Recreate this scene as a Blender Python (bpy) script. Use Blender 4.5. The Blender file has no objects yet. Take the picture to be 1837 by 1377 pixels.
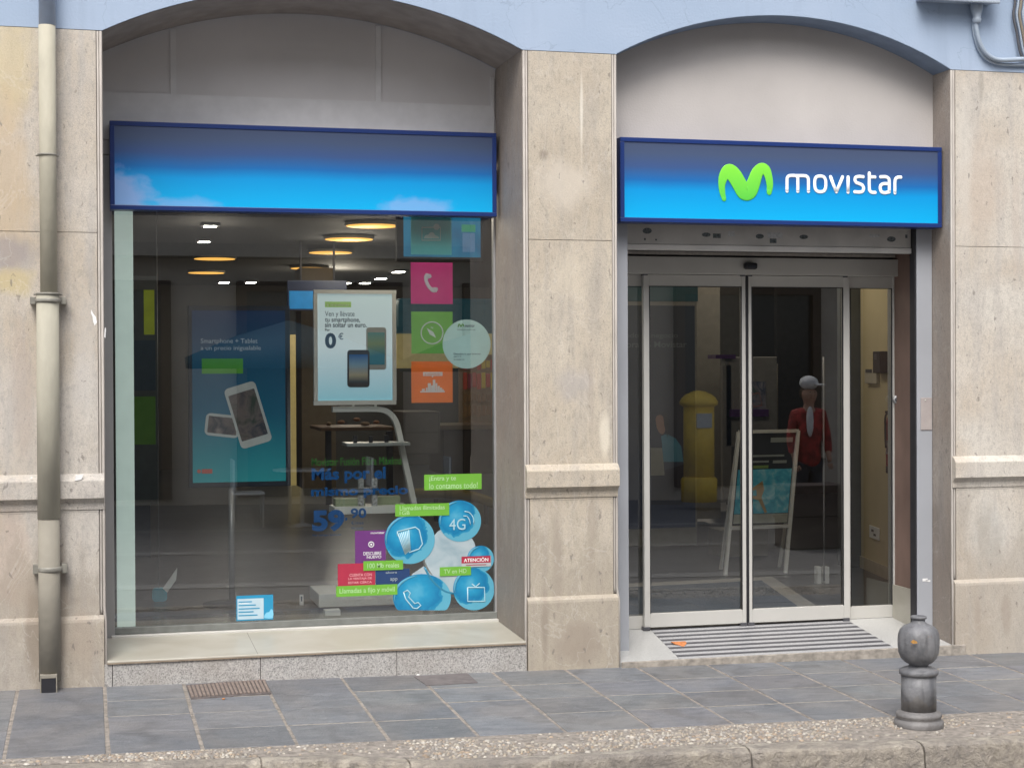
import bpy, bmesh, math, random
import numpy as np
from mathutils import Vector, Matrix
random.seed(7)
SC = bpy.context.scene
COL = SC.collection

# ------------------------------------------------------------ camera, sky, sun, exposure
YAW, PITCH, ROLL, FPX = 0.25388582, 0.00942405, -0.00454998, 2937.79
CAM = np.array([0.0, -8.9, 1.68])
fw = np.array([math.sin(YAW)*math.cos(PITCH), math.cos(YAW)*math.cos(PITCH), -math.sin(PITCH)])
rt = np.array([math.cos(YAW), -math.sin(YAW), 0.0]); up = np.cross(rt, fw)
r2 = rt*math.cos(ROLL)+up*math.sin(ROLL); u2 = -rt*math.sin(ROLL)+up*math.cos(ROLL)
cd = bpy.data.cameras.new('camera'); cam = bpy.data.objects.new('camera', cd); COL.objects.link(cam)
m = Matrix.Identity(4)
for i in range(3):
    m[i][0], m[i][1], m[i][2], m[i][3] = r2[i], u2[i], -fw[i], CAM[i]
cam.matrix_world = m
cd.sensor_width = 36.0; cd.lens = 36.0*FPX/1837.0; cd.clip_start = 0.05; cd.clip_end = 500
SC.camera = cam

W = bpy.data.worlds.new('World'); SC.world = W; W.use_nodes = True
nt = W.node_tree; nt.nodes.clear()
sky = nt.nodes.new('ShaderNodeTexSky'); sky.sky_type = 'NISHITA'; sky.sun_disc = False
SUN_EL, SUN_AZ = math.radians(52), math.radians(200)
sky.sun_elevation = SUN_EL; sky.sun_rotation = SUN_AZ; sky.dust_density = 3.0; sky.air_density = 1.0
hs = nt.nodes.new('ShaderNodeHueSaturation'); hs.inputs['Saturation'].default_value = 0.35
bg = nt.nodes.new('ShaderNodeBackground'); bg.inputs['Strength'].default_value = 0.15
wo = nt.nodes.new('ShaderNodeOutputWorld')
nt.links.new(sky.outputs[0], hs.inputs['Color']); nt.links.new(hs.outputs[0], bg.inputs['Color']); nt.links.new(bg.outputs[0], wo.inputs['Surface'])
sl = bpy.data.lights.new('sun', 'SUN'); sl.energy = 1.5; sl.angle = math.radians(30); sl.color = (1, .96, .9)
so = bpy.data.objects.new('sun', sl); COL.objects.link(so)
sd = Vector((math.sin(SUN_AZ)*math.cos(SUN_EL), math.cos(SUN_AZ)*math.cos(SUN_EL), math.sin(SUN_EL)))
so.rotation_euler = sd.to_track_quat('Z', 'Y').to_euler(); so.location = (0, -5, 20)
SC.view_settings.view_transform = 'Standard'; SC.view_settings.look = 'None'
SC.view_settings.exposure = 0.80; SC.view_settings.gamma = 1
SC.cycles.use_denoising = True
SC.cycles.max_bounces = 8; SC.cycles.transparent_max_bounces = 12; SC.cycles.glossy_bounces = 4
SC.cycles.sample_clamp_indirect = 4.0

# ------------------------------------------------------------ photograph pixel -> point on a real plane
def ray(px, py): return fw+(px-918.5)/FPX*r2+(688.5-py)/FPX*u2
def P(px, py, Y=0.0):
    d = ray(px, py); t = (Y-CAM[1])/d[1]; return CAM+t*d
def H(px, py, z):
    d = ray(px, py); t = (z-CAM[2])/d[2]; return CAM+t*d
G0, GX, GY = 0.018, -0.0145, 0.015
def gz(x, y): return G0+GX*x+GY*y
def G(px, py):
    d = ray(px, py); t = (G0+GX*CAM[0]+GY*CAM[1]-CAM[2])/(d[2]-GX*d[0]-GY*d[1]); return CAM+t*d
def rect(x0, x1, y0, y1, Y):
    ym, xm = (y0+y1)/2, (x0+x1)/2
    return P(x0, ym, Y)[0], P(x1, ym, Y)[0], P(xm, y1, Y)[2], P(xm, y0, Y)[2]

# ------------------------------------------------------------ materials
MT = {}
def nodes(name):
    mt = bpy.data.materials.new(name); mt.use_nodes = True
    n = mt.node_tree; b = n.nodes['Principled BSDF']
    return mt, n, b
def mat(name, col, rough=.5, metal=0, var=.08, scale=14, bump=0.0, bscale=60, emit=0, spec=.5, stretch=(1, 1, 1), coat=0):
    if name in MT: return MT[name]
    mt, n, b = nodes(name)
    tc = n.nodes.new('ShaderNodeTexCoord'); mp = n.nodes.new('ShaderNodeMapping'); mp.inputs['Scale'].default_value = stretch
    n.links.new(tc.outputs['Object'], mp.inputs['Vector'])
    nz = n.nodes.new('ShaderNodeTexNoise'); nz.inputs['Scale'].default_value = scale; nz.inputs['Detail'].default_value = 6
    n.links.new(mp.outputs[0], nz.inputs['Vector'])
    cr = n.nodes.new('ShaderNodeValToRGB')
    cr.color_ramp.elements[0].position = .3; cr.color_ramp.elements[1].position = .7
    cr.color_ramp.elements[0].color = tuple(max(0, c*(1-var)) for c in col)+(1,)
    cr.color_ramp.elements[1].color = tuple(min(1, c*(1+var)) for c in col)+(1,)
    n.links.new(nz.outputs[0], cr.inputs[0]); n.links.new(cr.outputs[0], b.inputs['Base Color'])
    b.inputs['Roughness'].default_value = rough; b.inputs['Metallic'].default_value = metal
    b.inputs['Specular IOR Level'].default_value = spec
    if coat: b.inputs['Coat Weight'].default_value = coat
    if bump:
        n2 = n.nodes.new('ShaderNodeTexNoise'); n2.inputs['Scale'].default_value = bscale; n2.inputs['Detail'].default_value = 5
        n.links.new(mp.outputs[0], n2.inputs['Vector'])
        bp = n.nodes.new('ShaderNodeBump'); bp.inputs['Strength'].default_value = bump; bp.inputs['Distance'].default_value = .01
        n.links.new(n2.outputs[0], bp.inputs['Height']); n.links.new(bp.outputs[0], b.inputs['Normal'])
    if emit:
        n.links.new(cr.outputs[0], b.inputs['Emission Color']); b.inputs['Emission Strength'].default_value = emit
    MT[name] = mt; return mt
class NT:
    """small helper for node graphs"""
    def __init__(s, name):
        s.mt, s.n, s.b = nodes(name); s.tc = s.n.nodes.new('ShaderNodeTexCoord')
    def L(s, a, b): s.n.links.new(a, b)
    def mapping(s, sc, loc=(0, 0, 0)):
        mp = s.n.nodes.new('ShaderNodeMapping'); mp.inputs['Scale'].default_value = sc; mp.inputs['Location'].default_value = loc
        s.L(s.tc.outputs['Object'], mp.inputs['Vector']); return mp.outputs[0]
    def noise(s, vec, scale, detail=6, dist=0, rough=.5):
        q = s.n.nodes.new('ShaderNodeTexNoise'); q.inputs['Scale'].default_value = scale; q.inputs['Detail'].default_value = detail
        q.inputs['Distortion'].default_value = dist; q.inputs['Roughness'].default_value = rough
        s.L(vec, q.inputs['Vector']); return q.outputs[0]
    def ramp(s, fac, stops):
        q = s.n.nodes.new('ShaderNodeValToRGB'); e = q.color_ramp.elements
        while len(e) < len(stops): e.new(.5)
        for i, (p, c) in enumerate(stops):
            e[i].position = p; e[i].color = (c, c, c, 1) if isinstance(c, (int, float)) else tuple(c)+(1,)
        s.L(fac, q.inputs[0]); return q.outputs[0]
    def mix(s, fac, a, b, mode='MIX'):
        q = s.n.nodes.new('ShaderNodeMix'); q.data_type = 'RGBA'; q.blend_type = mode
        for k, v in ((0, fac), (6, a), (7, b)):
            if hasattr(v, 'links'): s.L(v, q.inputs[k])
            elif k == 0: q.inputs[0].default_value = v
            else: q.inputs[k].default_value = tuple(v)+(1,)
        return q.outputs[2]
    def math(s, op, a, b=0):
        q = s.n.nodes.new('ShaderNodeMath'); q.operation = op
        for k, v in ((0, a), (1, b)):
            if hasattr(v, 'links'): s.L(v, q.inputs[k])
            else: q.inputs[k].default_value = v
        return q.outputs[0]
    def sep(s, vec):
        q = s.n.nodes.new('ShaderNodeSeparateXYZ'); s.L(vec, q.inputs[0]); return q.outputs
    def bump(s, h, st=.3, d=.01):
        q = s.n.nodes.new('ShaderNodeBump'); q.inputs['Strength'].default_value = st; q.inputs['Distance'].default_value = d
        s.L(h, q.inputs['Height']); s.L(q.outputs[0], s.b.inputs['Normal'])

def stone(name, base, warm, grey, vein=.5, off=0.0, patches=()):
    q = NT(name); v = q.mapping((1, 1, 1), (off, off*.7, off*1.3)); vs = q.mapping((9, 9, 1.1), (off*2, 0, off))
    big = q.noise(v, 1.7, 6, .6); strk = q.noise(vs, 1.5, 7, .3); fine = q.noise(v, 120, 8, 0, .8); mid = q.noise(v, 7, 7, .4)
    c = q.mix(q.ramp(big, [(.38, 0), (.62, 1)]), base, warm)
    c = q.mix(q.math('MULTIPLY', q.ramp(strk, [(.47, 0), (.68, 1)]), .75), c, grey)
    c = q.mix(q.ramp(mid, [(.3, .0), (.75, .3)]), c, tuple(min(1, k*1.28) for k in base))
    c = q.mix(q.math('MULTIPLY', q.ramp(q.noise(q.mapping((1, 1, .45), (off, 3, 2)), 40, 8, .2, .75), [(.5, 0), (.62, 1)]), .4), c, tuple(k*.72 for k in grey))
    c = q.mix(q.math('MULTIPLY', q.ramp(fine, [(.36, 1), (.52, 0)]), .5), c, tuple(k*.6 for k in grey))
    # rising damp: brown blotches whose outline is ragged, near the foot of the wall
    for (px, py, rx, ry, colr, st) in patches:
        c0 = P(px, py, 0); xyz = q.sep(q.mapping((1, 1, 1))); kx = .00303
        ax = q.math('DIVIDE', q.math('SUBTRACT', xyz[0], float(c0[0])), rx*kx); az = q.math('DIVIDE', q.math('SUBTRACT', xyz[2], float(c0[2])), ry*kx)
        dd = q.math('SQRT', q.math('ADD', q.math('MULTIPLY', ax, ax), q.math('MULTIPLY', az, az)))
        dd = q.math('ADD', dd, q.math('MULTIPLY', q.math('SUBTRACT', q.noise(q.mapping((1, 1, .6), (px, 0, py)), 9, 7, .5), .5), 1.1))
        c = q.mix(q.math('MULTIPLY', q.ramp(dd, [(.45, 1), (1.05, 0)]), st), c, colr)
    z = q.sep(q.mapping((1, 1, 1)))[2]
    zz = q.math('ADD', z, q.math('MULTIPLY', q.noise(q.mapping((4, 4, 1.3), (off, 1, 0)), 2.0, 8, .5), -1.2))
    c = q.mix(q.math('MULTIPLY', q.ramp(zz, [(0.0, .8), (.25, 0)]), .6), c, tuple(k*.62 for k in warm))
    if vein:
        vv = q.noise(q.mapping((1.6, 1.6, 1.1), (off*3, 2, 1)), 2.2, 5, 1.4)
        line = q.ramp(q.math('ABSOLUTE', q.math('SUBTRACT', vv, .5)), [(0, 1), (.012, 0)])
        c = q.mix(q.math('MULTIPLY', line, vein*.32), c, (.74, .70, .64))
        pit = q.ramp(q.noise(q.mapping((1, 1, .5), (off, 5, 0)), 34, 3, .5), [(.29, 1), (.34, 0)])
        c = q.mix(q.math('MULTIPLY', pit, .6), c, (.16, .14, .13))
    q.L(c, q.b.inputs['Base Color']); q.b.inputs['Roughness'].default_value = .62
    q.bump(q.math('ADD', fine, q.math('MULTIPLY', mid, .6)), .5, .008)
    MT[name] = q.mt; return q.mt
M_PIL_L = stone('stone_left', (.535, .495, .445), (.485, .415, .33), (.40, .375, .355), .6, 1.3,
    [(20, 110, 50, 120, (.58, .48, .28), .6), (12, 330, 45, 200, (.52, .40, .26), .6), (12, 455, 60, 38, (.30, .27, .27), .7), (25, 505, 40, 30, (.55, .45, .22), .6), (150, 640, 25, 120, (.56, .54, .52), .4),
     (40, 700, 22, 160, (.40, .33, .29), .45), (62, 1130, 20, 110, (.26, .21, .165), .8), (110, 1080, 14, 160, (.30, .25, .20), .7), (20, 1000, 50, 110, (.48, .37, .30), .5), (150, 1150, 30, 60, (.42, .34, .27), .5)])
M_PIL_M = stone('stone_mid', (.535, .476, .39), (.475, .41, .325), (.39, .35, .305), .6, 4.1,
    [(1043, 205, 4, 90, (.74, .70, .62), .7), (1010, 330, 65, 55, (.60, .54, .46), .7), (975, 278, 12, 14, (.25, .21, .17), .7), (1030, 690, 45, 38, (.40, .37, .355), .6), (1085, 780, 12, 50, (.72, .66, .55), .7),
     (1060, 700, 8, 130, (.36, .31, .27), .4), (1035, 1150, 60, 50, (.33, .265, .215), .65), (975, 1130, 10, 90, (.27, .22, .18), .7), (1060, 950, 12, 110, (.34, .29, .24), .55), (1000, 1010, 14, 120, (.33, .28, .235), .5), (1025, 500, 40, 60, (.60, .53, .42), .4)])
M_PIL_R = stone('stone_right', (.59, .55, .49), (.52, .45, .37), (.45, .415, .38), .4, 8.7,
    [(1760, 340, 60, 130, (.50, .40, .32), .5), (1730, 300, 20, 220, (.60, .56, .50), .5), (1775, 960, 45, 90, (.46, .46, .44), .5), (1800, 1100, 14, 60, (.36, .29, .24), .55), (1750, 1110, 10, 50, (.36, .29, .24), .5), (1760, 150, 8, 40, (.3, .27, .23), .5), (1822, 400, 12, 160, (.50, .43, .37), .5)])
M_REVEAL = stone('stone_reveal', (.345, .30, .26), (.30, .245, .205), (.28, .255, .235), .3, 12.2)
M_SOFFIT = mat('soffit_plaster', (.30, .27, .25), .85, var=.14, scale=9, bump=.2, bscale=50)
def stucco():
    q = NT('blue_stucco'); v = q.mapping((1, 1, 1))
    c = q.mix(q.ramp(q.noise(v, 1.1, 6, .4), [(.35, 0), (.7, 1)]), (.315, .40, .53), (.37, .45, .58))
    c = q.mix(q.math('MULTIPLY', q.ramp(q.noise(q.mapping((5, 5, .6)), 1.6, 8, .2), [(.55, 0), (.75, 1)]), .35), c, (.24, .30, .40))
    cr = q.noise(q.mapping((1, 1, 1), (3, 3, 3)), 1.3, 8, .8)
    c = q.mix(q.math('MULTIPLY', q.ramp(q.math('ABSOLUTE', q.math('SUBTRACT', cr, .5)), [(0, 1), (.004, 0)]), .35), c, (.2, .25, .33))
    q.L(c, q.b.inputs['Base Color']); q.b.inputs['Roughness'].default_value = .8
    q.bump(q.noise(v, 70, 5), .25, .006); return q.mt
M_BLUE = stucco()
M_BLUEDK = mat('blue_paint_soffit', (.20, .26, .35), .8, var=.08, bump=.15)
M_TYMP = mat('cream_plaster', (.50, .47, .45), .8, var=.07, scale=2.2, bump=.15, bscale=90)
M_TYMPG = mat('grey_panel', (.62, .60, .60), .28, var=.06, scale=2, spec=.5)
M_BATTEN = mat('pale_batten_band', (.67, .66, .66), .4, var=.05)
def granite():
    q = NT('granite'); v = q.mapping((1, 1, 1))
    c = q.ramp(q.noise(v, 130, 3, 0, .8), [(.32, (.09, .09, .09)), (.45, (.33, .32, .31)), (.6, (.5, .48, .46)), (.72, (.62, .6, .57))])
    c = q.mix(q.math('MULTIPLY', q.ramp(q.noise(v, 5, 6), [(.4, 0), (.7, 1)]), .35), c, (.25, .22, .19))
    q.L(c, q.b.inputs['Base Color']); q.b.inputs['Roughness'].default_value = .5; return q.mt
M_GRAN = granite()
def marble():
    q = NT('polished_marble'); v = q.mapping((1, 1, 1))
    c = q.mix(q.ramp(q.noise(v, 3, 7, .8), [(.35, 0), (.65, 1)]), (.37, .345, .285), (.46, .44, .385))
    c = q.mix(q.math('MULTIPLY', q.noise(v, 90, 4), .4), c, (.38, .36, .31))
    q.L(c, q.b.inputs['Base Color']); q.b.inputs['Roughness'].default_value = .38; return q.mt
M_MARB = marble()
def slate():
    q = NT('slate_slabs'); v = q.mapping((1, 1, 1))
    at = q.n.nodes.new('ShaderNodeAttribute'); at.attribute_name = 'tone'
    n1 = q.noise(q.mapping((1, 3, 1)), 7, 8, .5); n2 = q.noise(v, 60, 6, 0, .7)
    c = q.mix(q.ramp(n1, [(.3, 0), (.7, 1)]), (.118, .128, .145), (.185, .193, .208))
    c = q.mix(1.0, c, at.outputs['Color'], 'MULTIPLY')
    c = q.mix(q.math('MULTIPLY', q.ramp(n2, [(.5, 0), (.75, 1)]), .35), c, (.30, .31, .33))
    dirt = q.ramp(q.noise(q.mapping((1, 1, 1), (7, 1, 0)), 2.2, 8, .7), [(.42, 0), (.68, 1)])
    c = q.mix(q.math('MULTIPLY', dirt, .38), c, (.25, .225, .205))
    sc = q.noise(q.mapping((1, 2.2, 1), (2, 8, 0)), 9, 4, 3.0)
    ln = q.math('MULTIPLY', q.ramp(q.math('ABSOLUTE', q.math('SUBTRACT', sc, .5)), [(0, 1), (.006, 0)]),
                q.ramp(q.noise(v, 3.1, 3), [(.52, 0), (.62, 1)]))
    c = q.mix(q.math('MULTIPLY', ln, .8), c, (.44, .43, .42))
    vo = q.n.nodes.new('ShaderNodeTexVoronoi'); vo.inputs['Scale'].default_value = 7; q.L(v, vo.inputs['Vector'])
    spot = q.math('MULTIPLY', q.ramp(q.math('ADD', vo.outputs['Distance'], q.math('MULTIPLY', n2, .08)), [(.085, 1), (.115, 0)]), q.ramp(q.noise(v, 1.7, 3), [(.45, 0), (.55, 1)]))
    c = q.mix(q.math('MULTIPLY', spot, .45), c, (.33, .32, .31))
    dk_ = q.ramp(q.noise(q.mapping((1, 1, 1), (1, 9, 4)), 3.5, 9, 1.0, .65), [(.5, 0), (.66, 1)])
    c = q.mix(q.math('MULTIPLY', dk_, .5), c, (.085, .085, .09))
    q.L(c, q.b.inputs['Base Color']); q.b.inputs['Roughness'].default_value = .5
    q.bump(q.math('ADD', n1, n2), .6, .01); return q.mt
M_SLATE = slate()
M_MORTAR = mat('mortar', (.25, .222, .195), .9, var=.35, scale=30, bump=.6, bscale=90)
M_JOINT = mat('cement_pale', (.30, .28, .255), .9, var=.2, scale=40, bump=.4, bscale=120)
def kerbm():
    q = NT('kerb_limestone'); v = q.mapping((1, 1, 1))
    c = q.mix(q.ramp(q.noise(v, 2.5, 8, .6), [(.35, 0), (.65, 1)]), (.43, .38, .315), (.29, .26, .23))
    c = q.mix(q.math('MULTIPLY', q.ramp(q.noise(v, 24, 7, .3, .7), [(.45, 0), (.65, 1)]), .75), c, (.21, .19, .175))
    c = q.mix(q.math('MULTIPLY', q.ramp(q.noise(q.mapping((1, 1, 1), (5, 5, 5)), 6, 8, .9, .65), [(.52, 0), (.6, 1)]), .5), c, (.60, .54, .45))
    q.L(c, q.b.inputs['Base Color']); q.b.inputs['Roughness'].default_value = .8
    q.bump(q.noise(v, 22, 9, .4, .7), 1.0, .035); return q.mt
M_KERB = kerbm()
def pebm():
    q = NT('pebbles'); at = q.n.nodes.new('ShaderNodeAttribute'); at.attribute_name = 'tone'
    q.L(at.outputs['Color'], q.b.inputs['Base Color']); q.b.inputs['Roughness'].default_value = .6; return q.mt
M_PEB = pebm()
M_ALU = mat('aluminium', (.56, .55, .52), .4, .12, var=.04, scale=5)
M_ALUG = mat('aluminium_satin_grey', (.40, .40, .405), .4, .4, var=.05, scale=5)
M_GUIDE = mat('blue_grey_painted_steel', (.37, .385, .42), .5, .1, var=.05, scale=3)
M_BLACK = mat('black_rubber', (.02, .02, .024), .55, var=.2)
M_DKGREY = mat('dark_grey', (.075, .075, .085), .5, var=.15)
M_MOULD = mat('grey_edge_bead', (.38, .35, .32), .6, var=.14, scale=8, stretch=(4, 4, .7), bump=.15)
M_GROOVE = mat('edge_groove', (.18, .16, .145), .8, var=.2)
def glassm(name, refl, tint=(.86, .89, .88)):
    mt = bpy.data.materials.new(name); mt.use_nodes = True; n = mt.node_tree; n.nodes.clear()
    o = n.nodes.new('ShaderNodeOutputMaterial'); tr = n.nodes.new('ShaderNodeBsdfTransparent'); tr.inputs[0].default_value = tint+(1,)
    gl = n.nodes.new('ShaderNodeBsdfGlossy'); gl.inputs['Roughness'].default_value = 0.0; gl.inputs[0].default_value = (.95, .97, 1, 1)
    fr = n.nodes.new('ShaderNodeLayerWeight'); fr.inputs[0].default_value = .25
    mr = n.nodes.new('ShaderNodeMapRange'); mr.inputs['To Min'].default_value = refl; mr.inputs['To Max'].default_value = .9
    n.links.new(fr.outputs['Fresnel'], mr.inputs[0])
    mx = n.nodes.new('ShaderNodeMixShader'); n.links.new(mr.outputs[0], mx.inputs[0])
    n.links.new(tr.outputs[0], mx.inputs[1]); n.links.new(gl.outputs[0], mx.inputs[2]); n.links.new(mx.outputs[0], o.inputs[0])
    return mt
M_GLASS = glassm('shop_window_glass', .19)
M_GLASSD = glassm('door_glass', .16, (.80, .82, .82))
def flat(name, col, rough=.5, emit=0): return mat(name, col, rough, var=.03, scale=20, emit=emit)
WHITE = flat('white_print', (.8, .8, .8)); NAVY = flat('navy_frame', (.010, .033, .16), .35)
GREEN = flat('lime_green', (.15, .40, .045), .4); PINK = flat('magenta', (.72, .035, .27)); SGREEN = flat('sticker_green', (.19, .50, .07))
ORANGE = flat('sticker_orange', (.85, .21, .02)); TEAL = flat('sticker_teal', (.10, .50, .50)); BLUE = flat('letter_blue', (.004, .13, .42))
INK = flat('ink_grey', (.12, .15, .19)); CYAN = flat('cyan_print', (.02, .27, .48)); ICON = flat('icon_white', (.68, .70, .70))
PURPLE = flat('purple_card', (.13, .03, .17)); RED = flat('red_card', (.38, .025, .06)); PALE = flat('pale_sticker', (.60, .80, .77))
WPLAST = mat('white_plastic', (.84, .86, .84), .4, var=.04)
YWALL = mat('yellow_cream_wall', (.62, .53, .32), .8, var=.05, scale=3)

# ------------------------------------------------------------ mesh building
class MB:
    def __init__(s): s.v = []; s.f = []; s.sm = []
    def add(s, vs, fs, smooth=False):
        o = len(s.v); s.v += [tuple(map(float, p)) for p in vs]
        s.f += [tuple(i+o for i in f) for f in fs]; s.sm += [smooth]*len(fs); return s
    def box(s, x0, x1, y0, y1, z0, z1):
        v = [(x, y, z) for z in (z0, z1) for y in (y0, y1) for x in (x0, x1)]
        return s.add(v, [(0, 2, 3, 1), (4, 5, 7, 6), (0, 1, 5, 4), (2, 6, 7, 3), (0, 4, 6, 2), (1, 3, 7, 5)])
    def hexa(s, b, t):
        return s.add(list(b)+list(t), [(3, 2, 1, 0), (4, 5, 6, 7), (0, 1, 5, 4), (1, 2, 6, 5), (2, 3, 7, 6), (3, 0, 4, 7)])
    def prism(s, pts, y0, y1):
        """outline in xz, extruded along y"""
        n = len(pts); v = [(p[0], y0, p[1]) for p in pts]+[(p[0], y1, p[1]) for p in pts]
        return s.add(v, [tuple(range(n)), tuple(range(2*n-1, n-1, -1))]+[(i, i+n, (i+1) % n+n, (i+1) % n) for i in range(n)])
    def slab(s, pts, z0, z1):
        n = len(pts); v = [(p[0], p[1], z0 if z0 is not None else p[2]) for p in pts]+[(p[0], p[1], z1) for p in pts]
        return s.add(v, [tuple(range(n-1, -1, -1)), tuple(range(n, 2*n))]+[(i, (i+1) % n, (i+1) % n+n, i+n) for i in range(n)])
    def profile_x(s, prof, x0, x1):
        """closed outline in yz swept along x"""
        n = len(prof); v = [(x0, p[0], p[1]) for p in prof]+[(x1, p[0], p[1]) for p in prof]
        return s.add(v, [tuple(range(n)), tuple(range(2*n-1, n-1, -1))]+[(i, i+n, (i+1) % n+n, (i+1) % n) for i in range(n)])
    def tube(s, pts, r, n=12, flat=1.0, caps=True):
        """tube along points; r may be a list; flat squashes it along y"""
        pts = [Vector(p) for p in pts]; m_ = len(pts); rs = r if isinstance(r, (list, tuple)) else [r]*m_
        vs = []; prev = None
        for i, p in enumerate(pts):
            t = (pts[min(i+1, m_-1)]-pts[max(i-1, 0)]).normalized()
            if flat != 1.0: a = Vector((0, 1, 0))
            else:
                a = prev if prev is not None else (Vector((0, 0, 1)) if abs(t.z) < .9 else Vector((1, 0, 0)))
                a = (a-t*a.dot(t)).normalized()
            prev = a; b = t.cross(a).normalized()
            for k in range(n):
                an = 2*math.pi*k/n; q = p+a*(math.cos(an)*rs[i]*flat)+b*(math.sin(an)*rs[i]); vs.append(tuple(q))
        fs = [(i*n+k, i*n+(k+1) % n, (i+1)*n+(k+1) % n, (i+1)*n+k) for i in range(m_-1) for k in range(n)]
        if caps: fs += [tuple(range(n-1, -1, -1)), tuple(range((m_-1)*n, m_*n))]
        return s.add(vs, fs, True)
    def ball(s, c, r, nu=16, nv=10):
        rx, ry, rz = r if isinstance(r, (tuple, list)) else (r, r, r)
        vs = [(c[0], c[1], c[2]+rz)]
        for j in range(1, nv):
            a = math.pi*j/nv
            for k in range(nu):
                b = 2*math.pi*k/nu; vs.append((c[0]+rx*math.sin(a)*math.cos(b), c[1]+ry*math.sin(a)*math.sin(b), c[2]+rz*math.cos(a)))
        vs.append((c[0], c[1], c[2]-rz)); fs = [(0, 1+k, 1+(k+1) % nu) for k in range(nu)]
        for j in range(nv-2):
            for k in range(nu):
                a = 1+j*nu; fs.append((a+k, a+nu+k, a+nu+(k+1) % nu, a+(k+1) % nu))
        l = len(vs)-1; a = 1+(nv-2)*nu; fs += [(a+k, l, a+(k+1) % nu) for k in range(nu)]
        return s.add(vs, fs, True)
    def lathe(s, prof, c, n=32, mod=None):
        """prof: (r, z) from the bottom up, about a vertical axis through c"""
        vs = []
        for r, z in prof:
            for k in range(n):
                a = 2*math.pi*k/n; q = r*(mod(a, z) if mod else 1); vs.append((c[0]+q*math.cos(a), c[1]+q*math.sin(a), c[2]+z))
        m_ = len(prof); fs = [(i*n+k, i*n+(k+1) % n, (i+1)*n+(k+1) % n, (i+1)*n+k) for i in range(m_-1) for k in range(n)]
        fs += [tuple(range(n-1, -1, -1)), tuple(range((m_-1)*n, m_*n))]
        return s.add(vs, fs, True)
    # flat print shapes, given in photograph pixels on the plane y = Y
    def pr(s, x0, x1, y0, y1, Y, th=.001, rad=0):
        a, b, c, d = rect(x0, x1, y0, y1, Y)
        if not rad: return s.box(a, b, Y, Y+th, c, d)
        pts = []; r = rad*(b-a)/(x1-x0)
        for cx, cz, a0 in ((b-r, d-r, 0), (a+r, d-r, 90), (a+r, c+r, 180), (b-r, c+r, 270)):
            for k in range(6): an = math.radians(a0+90*k/5); pts.append((cx+r*math.cos(an), cz+r*math.sin(an)))
        return s.prism(pts, Y, Y+th)
    def pd(s, cx, cy, rx, ry, Y, th=.001, n=40):
        return s.prism([tuple(P(cx+rx*math.cos(2*math.pi*k/n), cy-ry*math.sin(2*math.pi*k/n), Y)[[0, 2]]) for k in range(n)], Y, Y+th)
    def pp(s, pts, Y, th=.001): return s.prism([tuple(P(x, y, Y)[[0, 2]]) for x, y in pts], Y, Y+th)
    def ps(s, pts, w, Y, th=.0012, close=False):
        """stroke of width w px"""
        k = (P(pts[0][0]+1, pts[0][1], Y)-P(pts[0][0], pts[0][1], Y))[0]
        ws = w if isinstance(w, (list, tuple)) else [w]*len(pts)
        P3 = [P(x, y, Y) for x, y in pts]
        if close: P3.append(P3[0]); ws = list(ws)+[ws[0]]
        s.tube(P3, [q*k/2 for q in ws], 10, flat=th/(max(ws)*k/2))
        if not close:
            for e in (0, -1):
                q = P3[e]; r = ws[e]*k/2; s.ball(q, (r, th, r), 12, 6)
        return s
    def build(s, name, mt, parent=None, bevel=0, sub=0, fixn=True):
        me = bpy.data.meshes.new(name); me.from_pydata(s.v, [], s.f)
        me.polygons.foreach_set('use_smooth', s.sm)
        if fixn:
            bm = bmesh.new(); bm.from_mesh(me); bmesh.ops.recalc_face_normals(bm, faces=bm.faces); bm.to_mesh(me); bm.free()
        o = bpy.data.objects.new(name, me); COL.objects.link(o)
        for q in (mt if isinstance(mt, (list, tuple)) else [mt]): me.materials.append(q)
        if parent is not None:
            o.parent = parent; o.matrix_parent_inverse = Matrix.Translation(-Vector(world_loc(parent)))
        if bevel:
            md = o.modifiers.new('bevel', 'BEVEL'); md.width = bevel; md.segments = 2; md.limit_method = 'ANGLE'
        return o
def world_loc(o):
    l = Vector(o.location)
    return l
def thing(name, label, cat, loc=(0, 0, 0), group=None):
    o = bpy.data.objects.new(name, None); COL.objects.link(o); o.location = loc; o.empty_display_size = .1
    o['label'] = label; o['category'] = cat
    if group: o['group'] = group
    return o
def tag(o, label, cat, group=None):
    o['label'] = label; o['category'] = cat
    if group: o['group'] = group
    return o
def struct(o, kind='structure'): o['kind'] = kind; return o
def spline(pts, n=8):
    """Catmull-Rom through 2-D or 3-D points"""
    p = [np.array(q, float) for q in pts]; p = [2*p[0]-p[1]]+p+[2*p[-1]-p[-2]]; out = []
    for i in range(1, len(p)-2):
        for k in range(n):
            t = k/n; out.append(.5*((2*p[i])+(-p[i-1]+p[i+1])*t+(2*p[i-1]-5*p[i]+4*p[i+1]-p[i+2])*t*t+(-p[i-1]+3*p[i]-3*p[i+1]+p[i+2])*t**3))
    out.append(p[-2]); return [tuple(q) for q in out]
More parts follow.
